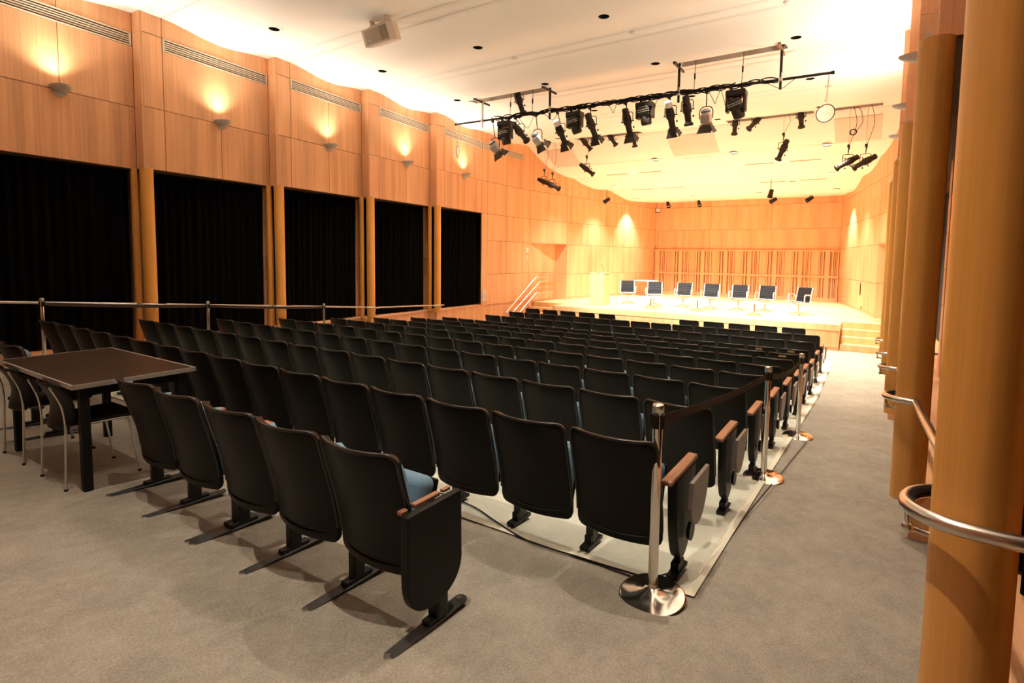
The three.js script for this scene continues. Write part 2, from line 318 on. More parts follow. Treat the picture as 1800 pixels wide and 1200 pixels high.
  for (let i = 0; i < 3; i++) { pn(dg(lo[i]), dg(lo[i + 1]), .88, 2.07); pn(dg(lo[i]), dg(lo[i + 1]), -.08, .88); pn(dg(lo[i]), dg(lo[i + 1]), STAGE_Y, -.08); }
  // sill and head of the curtained openings, outer wall
  const plan = []; for (let k = -2; k <= 4; k++) plan.push(at(k, 0), at(k, E)); plan.push([q(XK), ZC(5)], [q(-10.98), -17.2]);
  const off = plan.map(([x, z]) => [x + out * .02, z]);
  mesh('sill', extrudePoly([...off, [q(-11.7), -17.2], [q(-11.7), ROOM_Z + .5]], -1.1, SILL), wood[0], w);
  mesh('sill_cap', extrudePoly([...plan.map(([x, z]) => [x - out * .006, z]), [q(-11.3), -17.2], [q(-11.3), ROOM_Z + .5]], SILL, SILL + .018), wood[1], w);
  mesh('opening_head', extrudePoly([...off, [q(-11.7), -17.2], [q(-11.7), ROOM_Z + .5]], HEAD - .002, HEAD + .04), groove, w);
  mesh('outer_wall', M([bx(.12, 8.2, 30, q(-11.72), 2.6, -11.5)]), drywall, w);
  // piers behind the columns, in courses, and the slim post beside each column
  for (let k = -1; k <= 4; k++) {
    const z = ZC(k); let y = SILL + .02; const n = 6, h = (HEAD - SILL - .03) / n;
    for (let i = 0; i < n; i++) { const g = metricUV(bx(.14, h - .008, .24, 0, 0, 0), .8, .4, rnd(), rnd()); const m = mesh('pier_block', g, wood[i % 3], w); m.position.set(q(-11.36), y + h * (i + .5), z - .10); }
    mesh('post', M([rbx(.10, HEAD - SILL, .09, .035, q(-10.90), (HEAD + SILL) / 2, z + .115, 3)]), columnMat, w);
  }
  return w;
}
side(-1); side(1);
{
  const w = structure('wall_back', 'wood stage back wall with slatted diffuser');
  const a = DIAG1[0], b = mir(DIAG1[0]), z = BACK_Z;
  backing(w, [a - .05, z], [b + .05, z], -.3, 4.7, -1);
  const xs = [a, -6.55, -3.9, b];
  for (let i = 0; i < 3; i++) for (const [y0, y1] of [[2.02, 2.95], [2.95, 4.03], [4.03, 4.6]]) panelOn(w, [xs[i], z], [xs[i + 1], z], y0, y1, -1);
  // diffuser: frame rails, mullions and slats of unequal depth
  const fz = z + .12, rail = (y0, y1, d = .02) => mesh('rail', metricUV(bx(b - a, y1 - y0, .10 + d, (a + b) / 2, (y0 + y1) / 2, z + .05 + d / 2), .3, .4), wood[1], w);
  rail(1.955, 2.02); rail(.845, .925, .03); rail(-.16, -.02, .03);
  const mul = [-9.02, -7.9, -6.84, -5.79, -4.74, -3.69, -2.65, -1.62];
  for (const x of mul) mesh('mullion', metricUV(bx(.17, 2.0, .11, x, .95, z + .06), .8, .4, rnd(), rnd()), wood[1], w);
  const pat = [[.05, .02], [.055, .10], [.045, .05], [.04, .012], [.06, .085], [.30, .06], [.06, .09], [.045, .02], [.055, .10], [.04, .012]];
  const edges = [a, ...mul, b];
  for (let i = 0; i < edges.length - 1; i++) {
    const x0 = edges[i] + (i ? .085 : 0), x1 = edges[i + 1] - (i < edges.length - 2 ? .085 : 0), W = x1 - x0; if (W < .03) continue;
    const use = W > .6 ? pat : pat.slice(0, Math.max(1, Math.round(W / .07))), tot = use.reduce((s, p) => s + p[0] + .014, 0); let x = x0;
    for (const [pw, d] of use) { const wd = pw / tot * W; mesh('slat', metricUV(bx(wd, 1.98, d, x + wd / 2 + .007 * W / tot, .97, z + d / 2), .8, .4, rnd(), rnd()), wood[Math.floor(rnd() * 3)], w); x += (pw + .014) / tot * W; }
  }
  const r = structure('wall_rear', 'plain wood wall behind the camera');
  for (let i = 0; i < 6; i++) for (const [y0, y1] of [[-.3, 2.97], [2.97, 5.75]]) panelOn(r, [-11.8 + i * 2.2, ROOM_Z], [-11.8 + (i + 1) * 2.2, ROOM_Z], y0, y1, 1);
  mesh('backing', bx(13.4, 7.5, .1, X0, 2.8, ROOM_Z + .1), groove, r);
  mesh('outer_end_wall', bx(13.4, 8, .1, X0, 2.6, BACK_Z - .35), drywall, structure('wall_end', 'outer wall behind the stage'));
}

// ---------------------------------------------------------------- stage and its steps
{
  const st = thing('stage', 'raised pale wood stage with seven armchairs on it', 'stage');
  const L = -9.57, R = -.645, zn = -17.53;
  mesh('deck', extrudePoly([[L, STAGE_Z], [R, STAGE_Z], [R, zn], [.52, zn], [.52, -19.3], [mir(DIAG1[0]) + .1, BACK_Z - .05], [DIAG1[0] - .1, BACK_Z - .05], [-10.96, -19.3], [-10.96, zn], [L, zn]], STAGE_Y - .165, STAGE_Y), stageWood, st);
  const xs = [L + .03, -7.4, -5.2, -2.75, R - .03];
  for (let i = 0; i < 4; i++) mesh('front_panel', metricUV(bx(xs[i + 1] - xs[i] - .006, .45, .03, (xs[i] + xs[i + 1]) / 2, -.555, STAGE_Z - .045), .77, .4, rnd(), rnd()), stageWood, st);
  mesh('kickboard', bx(R - L - .08, .09, .03, (L + R) / 2, -.82, STAGE_Z - .06), wood[2], st);
  mesh('side_panel', bx(.03, .7, .9, R - .03, -.6, STAGE_Z - .5), stageWood, st); mesh('side_panel', bx(.03, .7, .9, L + .03, -.6, STAGE_Z - .5), stageWood, st);
  for (const [s, x0, x1, label] of [[1, R, .36, 'pale wood steps up to the stage beside right columns'], [-1, -10.96, L, 'pale wood steps up to the stage under three steel handrails']]) {
    const t = thing('stage_steps', label, 'steps');
    for (let k = 1; k <= 4; k++) { const y1 = FLAT_Y + .176 * k, za = -16.65 - .29 * (k - 1); mesh('step', metricUV(bx(x1 - x0 - .01, y1 - FLAT_Y - (k === 4 ? .004 : 0), k === 4 ? .02 : .295, (x0 + x1) / 2, (y1 + FLAT_Y) / 2 - (k === 4 ? .002 : 0), za - (k === 4 ? -.012 : .147)), .77, .4, rnd(), rnd()), stageWood, t); }
  }
}

// ---------------------------------------------------------------- columns, curtains, sconces, vents, handrails
{
  const cg = new THREE.CylinderGeometry(.1, .1, HEAD - SILL, 40, 1); cg.translate(0, (HEAD + SILL) / 2, 0);
  { const uv = cg.attributes.uv; for (let i = 0; i < uv.count; i++) uv.setXY(i, uv.getX(i) * .5, uv.getY(i) * 1.1); }
  const capG = (() => { const s = new THREE.Shape([new THREE.Vector2(-.06, 0), new THREE.Vector2(.06, 0), new THREE.Vector2(0, .06)]); const g = new THREE.ExtrudeGeometry(s, { depth: .03, bevelEnabled: false }); g.translate(0, HEAD, -.015); return g; })();
  const nameR = ['large ochre column nearest the camera at right edge', 'second ochre column along the right aisle', 'third ochre column along the right aisle', 'fourth ochre column along the right aisle', 'fifth ochre column along the right aisle, nearest the stage'];
  const nameL = ['', 'ochre column on left wall, first from left edge of photo', 'ochre column on left wall, second from left edge of photo', 'ochre column on left wall, third from left edge of photo', 'ochre column on left wall beside the last curtain'];
  for (let k = 0; k <= 4; k++) for (const s of [-1, 1]) {
    if (s < 0 && k < 1) continue;
    const t = thing('round_column', s > 0 ? nameR[k] : nameL[k], 'column', s > 0 ? 'columns along the right aisle' : 'columns along the left wall', [s < 0 ? XC : mir(XC), 0, ZC(k)]);
    if (s > 0 && k === 0) t.position.z = -1.925;
    mesh('shaft', cg, columnMat, t);
    const cap = mesh('corner_cap', capG, greyPaint, t); cap.scale.set(.55, 1, .55); cap.position.x = (s < 0 ? 1 : -1) * .05; cap.rotation.y = s < 0 ? .8 : -.8;
  }
  // curtains
  const curtain = (s, k, label) => {
    const z0 = ZC(k) - .12, z1 = ZC(k + 1) + .13, nz = 180, ny = 10, pos = [], uv = [], idx = [], ph = rr(0, 6);
    for (let j = 0; j <= ny; j++) for (let i = 0; i <= nz; i++) {
      const u = i / nz, v = j / ny, z = z0 + (z1 - z0) * u, y = SILL + .04 + (HEAD - .02 - SILL - .04) * v;
      const a = .045 * (.75 + .25 * v), x = -11.14 + a * Math.sin(u * 2 * Math.PI * 15 + ph + .5 * Math.sin(u * 21 + ph)) + .02 * Math.sin(u * 40 + v * 2.2 + ph) - .015 * Math.cos(v * 3);
      pos.push(s < 0 ? x : mir(x), y, z); uv.push(u, v);
    }
    for (let j = 0; j < ny; j++) for (let i = 0; i < nz; i++) { const a = j * (nz + 1) + i, b = a + nz + 1; idx.push(a, a + 1, b, b, a + 1, b + 1); }
    const g = new THREE.BufferGeometry(); g.setAttribute('position', new THREE.Float32BufferAttribute(pos, 3)); g.setAttribute('uv', new THREE.Float32BufferAttribute(uv, 2)); g.setIndex(idx); g.computeVertexNormals();
    const t = thing('curtain', label, 'curtain', 'black pleated curtains'); mesh('cloth', g, curtainMat, t); const yR = HEAD - .03; mesh('track', bx(.03, .025, z0 - z1, s < 0 ? -11.14 : mir(-11.14), yR + .008, (z0 + z1) / 2), blackFlat, t);
  };
  const cl5 = ['black pleated curtain behind the table at left edge', 'black pleated curtain between first and second left columns', 'black pleated curtain between second and third left columns', 'black pleated curtain between third and fourth left columns', 'black pleated curtain beside the wood wall near the stage'];
  for (let k = 0; k <= 4; k++) curtain(-1, k, cl5[k]);
  curtain(1, 0, 'black curtain between the two nearest right columns'); curtain(1, 1, 'black curtain behind the second right column'); curtain(1, -1, 'black curtain right of the nearest right column');

  // sconces: half-round dish open at the top, disc on the wall, lamp inside
  const R = .14, DP = .09;
  const dishG = (() => { // shallow half bowl projecting into the room (+x local)
    const pos = [], idx = [], nu = 20, nv = 8; const P0 = (u, v, r, d) => { const th = Math.PI * (u - .5), ph = v * Math.PI / 2; return [Math.cos(th) * r * Math.sin(ph) * 2.1, -d * Math.cos(ph), Math.sin(th) * r * Math.sin(ph)]; };
    for (const [r, d] of [[R, DP], [R - .008, DP - .008]]) for (let j = 0; j <= nv; j++) for (let i = 0; i <= nu; i++) pos.push(...P0(i / nu, j / nv, r, d));
    const N = (nu + 1) * (nv + 1); for (let s = 0; s < 2; s++) for (let j = 0; j < nv; j++) for (let i = 0; i < nu; i++) { const a = s * N + j * (nu + 1) + i, b = a + nu + 1; idx.push(a, b, a + 1, b, b + 1, a + 1); }
    for (let i = 0; i < nu; i++) { const a = nv * (nu + 1) + i; idx.push(a, a + 1, a + N, a + N, a + 1, a + N + 1); }
    const g = new THREE.BufferGeometry(); g.setAttribute('position', new THREE.Float32BufferAttribute(pos, 3)); g.setAttribute('uv', new THREE.Float32BufferAttribute(new Float32Array(pos.length / 3 * 2), 2)); g.setIndex(idx); g.computeVertexNormals(); return g;
  })();
  const discG = (() => { const g = new THREE.CylinderGeometry(.075, .08, .03, 28); g.rotateZ(Math.PI / 2); g.translate(.012, -.075, 0); return g; })();
  const lampG = (() => { const g = new THREE.CapsuleGeometry(.012, .09, 4, 10); g.rotateX(Math.PI / 2); g.translate(.15, -.03, 0); return g; })();
  const sl = ['grey half-bowl wall sconce above the first curtain at left', 'grey half-bowl wall sconce above the second left curtain', 'grey half-bowl wall sconce above the third left curtain', 'grey half-bowl wall sconce above the fourth left curtain', 'grey half-bowl wall sconce above the last left curtain'];
  const sr = ['grey wall sconce above the nearest right columns', 'grey half-bowl sconce high on right, above second column', 'grey half-bowl sconce on right wall, second from camera', 'grey half-bowl sconce on right wall, third from camera', 'grey sconce on right wall nearest the stage'];
  const E = PERIOD - .035;
  for (let k = -1; k <= 4; k++) for (const s of [-1, 1]) {
    const t = 1.375, x = XC + (XK - XC) * t / E, z = ZC(k) - t;
    const g = thing('wall_sconce', k < 0 ? (s < 0 ? 'wall sconce above the rear bay behind camera left' : 'wall sconce above the rear bay behind camera right') : s < 0 ? sl[k] : sr[k], 'wall lamp', 'wall sconces', [s < 0 ? x : mir(x), STRING + .045, z]);
    g.rotation.y = s < 0 ? -.106 : Math.PI + .106;
    mesh('dish', dishG, greyPaint, g); mesh('wall_plate', discG, greyPaint, g); mesh('lamp_tube', lampG, glowDim, g);
    const L = new THREE.SpotLight(WARM, I_SCONCE, 0, 1.25, .85); L.position.set(.15, -.012, 0); L.target.position.set(.75, 1, 0); L.castShadow = true; L.shadow.radius = 1.6; L.name = 'sconce_lamp'; g.add(L); g.add(L.target);
  }
  // air grilles above: frame, five blades
  const vent = (A, B, label, S) => {
    const t = thing('air_grille', label, 'air vent', 'air grilles on side walls'); const dx = B[0] - A[0], dz = B[1] - A[1], L = Math.hypot(dx, dz), H = VENT1 - VENT0;
    t.position.set((A[0] + B[0]) / 2, (VENT0 + VENT1) / 2, (A[1] + B[1]) / 2); t.rotation.y = Math.atan2(-dz, dx);
    const o = S < 0 ? -1 : 1;
    mesh('frame', M([bx(L - .01, .02, .03, 0, H / 2 - .012, o * .008), bx(L - .01, .02, .03, 0, -H / 2 + .012, o * .008), bx(.03, H - .01, .03, -L / 2 + .02, 0, o * .008), bx(.03, H - .01, .03, L / 2 - .02, 0, o * .008)]), ventMat, t);
    mesh('back_pan', bx(L - .02, H - .01, .01, 0, 0, o * .045), darkVoid, t);
    for (let i = 0; i < 4; i++) mesh('blade', bx(L - .06, .017, .02, 0, -H / 2 + .055 + i * .0365, o * .01), ventMat, t);
  };
  const at = (S, k, t) => [S < 0 ? XC + (XK - XC) * t / E : mir(XC + (XK - XC) * t / E), ZC(k) - t];
  const vl = ['long air grille above the sconce at left edge', 'long air grille above the second left sconce', 'long air grille above the third left sconce', 'long air grille above the fourth left sconce', 'long air grille above the last left sconce'];
  for (let k = 0; k <= 4; k++) vent(at(-1, k, .335), at(-1, k, E - .01), vl[k], -1);
  vent([XK - .001, ZC(5) - .01], [-10.979, -16.74], 'long air grille on left wall behind the hanging lights', -1);
  for (let k = -1; k <= 1; k++) vent(at(1, k, .335), at(1, k, E - .01), 'air grille on right wall, ' + ordw[k + 1] + ' from camera', 1);

  // handrails: straight run between columns, looping round the aisle side of each column
  const railRun = (s, label, ks, zStart, zEnd) => {
    const xr = s < 0 ? XC : mir(XC), dir = s < 0 ? 1 : -1, up = .975, rad = .16, pts = [];
    const P3 = (x, z) => V(x, Math.max(floorY(z), FLAT_Y) + up, z);
    if (zStart === 'wall') { pts.push(P3(xr - dir * .30, -1.925 + rad), P3(xr - dir * .05, -1.925 + rad * 1.02)); } else if (zStart !== null) pts.push(P3(xr, zStart));
    for (const k of ks) { const zc = s > 0 && k === 0 ? -1.925 : ZC(k); for (let i = 0; i <= 12; i++) { const a = Math.PI * i / 12; pts.push(P3(xr + dir * rad * Math.sin(a), zc + rad * (zStart === 'wall' && a < 1.571 ? 1 : 1.35) * Math.cos(a))); } }
    if (zEnd !== null) pts.push(P3(xr, zEnd));
    const t = thing('handrail', label, 'handrail', 'steel handrails'); mesh('rail', path(pts, .021, 12, .03), steel, t);
    for (const k of ks) { const zc = s > 0 && k === 0 ? -1.925 : ZC(k); const y = floorY(zc) + up; mesh('bracket', M([bar(V(xr + dir * .155, y - .02, zc), V(xr + dir * .15, y - .075, zc), .008), bar(V(xr + dir * .15, y - .075, zc), V(xr + dir * .095, y - .085, zc), .009), new THREE.SphereGeometry(.017, 12, 8).translate(xr + dir * .15, y - .075, zc)]), steel, t); }
  };
  railRun(1, 'steel handrail looping round the nearest right column', [0], 'wall', ZC(1) + .22);
  railRun(1, 'steel handrail looping round the second right column', [1], null, null);
  railRun(1, 'steel handrail looping round the third right column', [2], ZC(1) - .22, ZC(3) + .22);
  railRun(1, 'steel handrail looping round the fourth right column', [3], null, null);
  railRun(1, 'steel handrail looping round the right column nearest the stage', [4], ZC(3) - .22, null);
  railRun(-1, 'long steel handrail along the left wall columns', [0, 1, 2, 3, 4], .6, null);

  // three rails over the left stage steps
  const sr3 = [['uppermost of three steel rails over left stage steps', .97, -17.55, .79, -10.86], ['middle of three steel rails over left stage steps', .78, -17.85, .61, -10.86], ['lowest of three steel rails over left stage steps', .36, -17.57, .19, -10.86]];
  sr3.forEach(([label, , zb, yb, x], i) => { const t = thing('step_handrail', label, 'handrail', 'rails over left stage steps'); const zs = [-15.55, -15.95, -16.4][i], ys = [-.43, -.46, -.5][i]; mesh('rail', path([V(x, ys, zs), V(x, yb, zb), V(x, yb, -19.05), V(x - .03, yb, -19.12), V(x - .1, yb, -19.12)], .022, 12, .06), steel, t); mesh('bracket', M([bar(V(x, yb, -18.2), V(x - .1, yb - .04, -18.2), .009), bar(V(x, yb, -18.75), V(x - .1, yb - .04, -18.75), .009), bar(V(x, (yb + ys) / 2, (zb + zs) / 2), V(x - .1, (yb + ys) / 2 - .05, (zb + zs) / 2), .009), bar(V(x, ys, zs), V(x - .1, ys, zs), .012)]), steel, t); });
}

// ---------------------------------------------------------------- auditorium chairs (front = -z, origin: on the floor below the top of the back)
const CW = .532; // spacing
function shellGeo(W, y0, y1, prof, curve, th, rc, nu = 14, nv = 18) { // thin curved shell with rounded corners
  const H = y1 - y0, pos = [], idx = [];
  const hw = v => { const d = Math.min(v, 1 - v) * H; return d >= rc ? W : W - rc + Math.sqrt(Math.max(0, rc * rc - (rc - d) * (rc - d))); };
  const vs = []; for (let j = 0; j <= nv; j++) { const t = j / nv; vs.push(.5 - .5 * Math.cos(Math.PI * t)); }
  const face = (o, shrink) => { for (const v of vs) { const w = hw(v) - shrink, y = y0 + shrink + (H - 2 * shrink) * v; for (let i = 0; i <= nu; i++) { const u = 2 * i / nu - 1; pos.push(u * w, y, prof(v) - curve(v) * u * u * (w / W) - o); } } };
  face(0, .006); face(.008, 0); face(th, .004); // back face, rim, front face
  const N = (nu + 1) * (nv + 1);
  const quad = (a, b, c, d) => idx.push(a, b, c, c, b, d);
  for (let j = 0; j < nv; j++) for (let i = 0; i < nu; i++) { const a = j * (nu + 1) + i; quad(a, a + 1, a + nu + 1, a + nu + 2); const b = 2 * N + a; quad(b + 1, b, b + nu + 2, b + nu + 1); }
  const ring = []; for (let i = 0; i <= nu; i++) ring.push(i); for (let j = 1; j <= nv; j++) ring.push(j * (nu + 1) + nu); for (let i = nu - 1; i >= 0; i--) ring.push(nv * (nu + 1) + i); for (let j = nv - 1; j >= 1; j--) ring.push(j * (nu + 1));
  for (let s = 0; s < 2; s++) for (let k = 0; k < ring.length; k++) { const a = ring[k] + s * N, b = ring[(k + 1) % ring.length] + s * N; quad(a, a + N, b, b + N); }
  const g = new THREE.BufferGeometry(); g.setAttribute('position', new THREE.Float32BufferAttribute(pos, 3)); g.setAttribute('uv', new THREE.Float32BufferAttribute(pos.flatMap((v, i) => i % 3 === 0 ? [v * 8, pos[i + 1] * 8] : []), 2)); g.setIndex(idx); g.computeVertexNormals(); return g;
}
const backProf = v => { const y = .235 + .6 * v; const k = [[.235, -.155], [.33, -.150], [.45, -.125], [.55, -.092], [.65, -.060], [.75, -.025], [.835, 0]]; for (let i = 0; i < k.length - 1; i++) if (y <= k[i + 1][0]) { const t = (y - k[i][0]) / (k[i + 1][0] - k[i][0]); return k[i][1] + (k[i + 1][1] - k[i][1]) * t; } return 0; };
const smoothProf = v => { let s = 0; for (let i = -3; i <= 3; i++) s += backProf(Math.max(0, Math.min(1, v + i * .045))); return s / 7; };
const G = {};
G.back = shellGeo(.25, .235, .835, smoothProf, v => .045 + .03 * v, .026, .045);
G.rib = (() => { const pts = []; for (let i = 0; i <= 8; i++) { const u = i / 4 - 1; pts.push(V(u * .215, .275 + .012 * u * u, smoothProf(.06) + .004 - .045 * u * u)); } return tube(pts, .006, 16, 6); })();
G.rim = (() => { const pts = [], W = .247, rc = .045, y0 = .238, y1 = .833, H = y1 - y0; const put = (x, y) => { const v = (y - y0) / H, u = x / .25; pts.push(V(x, y, smoothProf(v) - (.045 + .03 * v) * u * u - .004)); };
  for (let i = 0; i <= 10; i++) put(-W + rc + (2 * W - 2 * rc) * i / 10, y1); for (let i = 1; i <= 4; i++) { const a = Math.PI / 2 * (1 - i / 4); put(W - rc + rc * Math.cos(a), y1 - rc + rc * Math.sin(a)); } for (let i = 1; i < 12; i++) put(W, y1 - rc - (H - 2 * rc) * i / 12);
  const right = pts.slice(11); pts.unshift(...right.map(p => V(-p.x, p.y, p.z)).reverse()); return tube(pts, .0085, 64, 6); })();
G.pad = shellGeo(.222, .30, .80, v => smoothProf(.12 + .8 * v) - .024, v => .04 + .025 * v, .045, .06, 10, 12);
G.seat = (() => { const g = rbx(.42, .36, .1, .045, 0, .18, 0, 4); const p = g.attributes.position; for (let i = 0; i < p.count; i++) { const x = p.getX(i) / .225, y = p.getY(i) / .36; if (p.getZ(i) > 0) p.setZ(i, p.getZ(i) + .03 * (1 - x * x) * Math.sin(Math.PI * Math.min(1, Math.max(0, y)))); } g.computeVertexNormals(); return g; })();
G.pan = rbx(.41, .34, .02, .01, 0, .18, -.055);
G.post = M([rbx(.05, .56, .075, .012, 0, .29, -.24)]);
G.arm = rbx(.055, .026, .30, .011, 0, .585, -.36, 3);
G.foot = M([bx(.06, .02, .20, 0, .012, -.24), bx(.045, .06, .10, 0, .04, -.24)]);
G.plate = (() => { const s = new THREE.Shape(); s.moveTo(-.24, -.028); s.lineTo(.24, -.028); s.absarc(.24, 0, .028, -Math.PI / 2, Math.PI / 2); s.lineTo(-.24, .028); s.absarc(-.24, 0, .028, Math.PI / 2, 3 * Math.PI / 2); const g = new THREE.ExtrudeGeometry(s, { depth: .01, bevelEnabled: true, bevelSize: .003, bevelThickness: .002, bevelSegments: 1 }); g.rotateX(-Math.PI / 2); g.rotateY(Math.PI / 2); g.translate(0, .003, -.23); return g; })();
G.socket = M([rbx(.048, .028, .17, .008, 0, .024, -.24)]);
G.bolt = cyl(.014, .014, .012, 0, .018, 0, 12);
G.endPanel = (() => { // slab with a round foot, seen at the open row end
  const s = new THREE.Shape(); s.moveTo(.085, .575); s.lineTo(.42, .575); s.lineTo(.425, .27); s.bezierCurveTo(.425, .18, .35, .125, .25, .125); s.bezierCurveTo(.16, .125, .085, .16, .085, .3); s.closePath();
  const g = new THREE.ExtrudeGeometry(s, { depth: .03, bevelEnabled: true, bevelSize: .006, bevelThickness: .006, bevelSegments: 2 }); g.rotateY(Math.PI / 2); return g;
})();
G.pod = (() => { // tapered end standard of the aisle seats
  const s = new THREE.Shape(); s.moveTo(.12, .57); s.lineTo(.46, .57); s.lineTo(.43, .34); s.bezierCurveTo(.42, .2, .34, .1, .26, .1); s.bezierCurveTo(.2, .1, .16, .2, .14, .34); s.closePath();
  const g = new THREE.ExtrudeGeometry(s, { depth: .045, bevelEnabled: true, bevelSize: .006, bevelThickness: .006, bevelSegments: 2 }); g.rotateY(Math.PI / 2); return g;
})();
G.tablet = (() => { const s = new THREE.Shape(); s.moveTo(.14, .565); s.lineTo(.46, .565); s.bezierCurveTo(.49, .48, .46, .34, .38, .29); s.bezierCurveTo(.30, .25, .18, .32, .15, .42); s.closePath(); const g = new THREE.ExtrudeGeometry(s, { depth: .016, bevelEnabled: true, bevelSize: .004, bevelThickness: .003, bevelSegments: 2 }); g.rotateY(Math.PI / 2); return g; })();
G.hub = (() => { const g = new THREE.CylinderGeometry(.05, .055, .02, 24); g.rotateZ(Math.PI / 2); g.translate(.06, .24, -.30); return g; })();
G.longArm = rbx(.062, .028, .50, .011, 0, .595, -.30, 3);
function chairParts(t, x = 0) {
  mesh('backrest', G.back, black, t); const r = mesh('rib', G.rib, black, t.children[t.children.length - 1]);
  mesh('edge_bead', G.rim, beadMat, t.children[0]); mesh('back_pad', G.pad, fabric, t);
  const seat = new THREE.Group(); seat.name = 'seat'; seat.position.set(0, .30, -.235); seat.rotation.x = -.30; t.add(seat);
  mesh('cushion', G.seat, fabric, seat); mesh('seat_pan', G.pan, black, seat);
}
const standX = CW / 2;
function leftStandard(t, s = -1, plate = false) {
  const fw = plate ? -.06 : -.19;
  const m = mesh('standard', G.post, blackMetal, t); m.position.set(s * standX, 0, fw);
  const a = mesh('armrest', G.arm, armWood, t); a.position.set(s * standX, 0, plate ? 0 : -.08);
  if (plate) { const f = mesh('floor_plate', G.plate, scuffed, t); f.position.x = s * standX; const k = mesh('socket', G.socket, blackMetal, t); k.position.set(s * standX, 0, fw); for (const z of [-.46, .0]) { const b = mesh('bolt', G.bolt, steel, t); b.position.set(s * standX, 0, z); } } else { const f = mesh('foot', G.foot, blackMetal, t); f.position.set(s * standX, 0, fw); }
}
function newChair(kind) {
  const t = new THREE.Group(); t.name = 'auditorium_chair'; chairParts(t);
  if (kind === 'row' || kind === 'end') leftStandard(t, -1);
  if (kind === 'end') { // right end: pod, long arm and folded writing tablet
    const p = mesh('end_standard', G.pod, blackMetal, t); p.position.set(standX - .02, 0, -.17); const f = mesh('foot', M([G.foot.clone(), rbx(.04, .14, .06, .01, 0, .08, -.26)]), blackMetal, t); f.position.set(standX, 0, -.19);
    const a = mesh('armrest', G.longArm, armWood, t); a.position.set(standX, 0, -.13); const b = mesh('writing_tablet', G.tablet, tabletMat, t); b.position.set(standX + .055, 0, -.19); b.rotation.z = -.05; const h = mesh('pivot_cover', G.hub, blackMetal, t); h.position.set(standX - .005, 0, -.17);
  }
  if (kind === 'rear') leftStandard(t, -1, true);
  if (kind === 'rearEnd') {
    leftStandard(t, -1, true); const p = mesh('end_panel', G.endPanel, black, t); p.position.x = standX + .015; const m = mesh('standard', rbx(.07, .16, .07, .012, 0, .1, -.24), blackMetal, t); m.position.set(standX + .01, 0, -.07);
    const f = mesh('floor_plate', G.plate, scuffed, t); f.position.x = standX + .01; const k = mesh('socket', G.socket, blackMetal, t); k.position.set(standX + .01, 0, -.07); for (const z of [-.46, 0]) { const b = mesh('bolt', G.bolt, steel, t); b.position.set(standX + .01, 0, z); }
    const a = mesh('bracket_block', M([rbx(.03, .02, .16, .006, 0, .585, -.25), rbx(.024, .016, .05, .005, 0, .585, -.38), rbx(.03, .018, .04, .005, 0, .583, -.11)]), armWood, t); a.position.x = standX - .01;
  }
  if (kind === 'front') { for (const s of [-1, 1]) { const m = mesh('standard', rbx(.045, .5, .07, .012, 0, .26, -.24), blackMetal, t); m.position.x = s * .25; const f = mesh('foot', G.foot, blackMetal, t); f.position.x = s * .25; } }
  if (kind === 'rearPair') { leftStandard(t, -1, true); leftStandard(t, 1, true); }
  return t;
}
const protos = {}; for (const k of ['row', 'end', 'rear', 'rearEnd', 'rearPair', 'front']) protos[k] = newChair(k);
const tilt = Math.atan(SL);
function placeChair(kind, x, z, label, group) {
  const c = protos[kind].clone(); c.name = numbered('auditorium_chair'); c.userData = { label, category: 'chair', group }; scene.add(c);
  c.position.set(x, floorY(z - .24) + (z > FLAT_Z ? 0 : 0) + .004, z); return c;
}
const firstRight = -1.345 + .238; // centre of the aisle chair
for (let n = 2; n <= 11; n++) {
  const z = -2.478 - 1.134 * (n - 2), count = n >= 10 ? 15 : 16, fromStage = 13 - n;
  for (let i = 0; i < count; i++) {
    const c = placeChair(i ? 'row' : 'end', firstRight - i * CW, z, `black auditorium chair, ${i ? ordw[i] + ' from right aisle' : 'right aisle end'}, ${ordw[fromStage - 1]} row from stage`, 'chairs in the seating block');
    if ((n === 8 && i === 0) || (n === 9 && i < 2)) { const b = mesh('name_plate', bx(.11, .03, .004, -.03, .80, -.003), brass, c); b.rotation.x = 0; }
  }
}
{ // front row: separate seats on both sides of a gap
  const xs = [-8.72, -8.106, -7.5, -6.88, -6.25, -3.94, -3.317, -2.705, -2.09, -1.486];
  xs.forEach((x, i) => placeChair('front', x, -13.818, `black chair in the sparse front row, ${ordw[i]} from left`, 'front row chairs'));
}
placeChair('rearEnd', -1.885, -1.475, 'black chair with dark end panel and blue seat, nearest the camera', 'rear row chairs');
placeChair('rear', -2.412, -1.475, 'black rear-row chair left of the chair with end panel', 'rear row chairs');
placeChair('rear', -2.925, -1.475, 'third black rear-row chair, left end of the nearest three', 'rear row chairs');
placeChair('rear', -4.03, -1.475, 'black rear-row chair overlapping the table corner', 'rear row chairs');
placeChair('rearPair', -3.50, -1.475, 'black rear-row chair right of the one at the table corner', 'rear row chairs');
placeChair('rearPair', -6.47, -1.475, 'black rear-row chair at left photo edge beyond the table', 'rear row chairs');

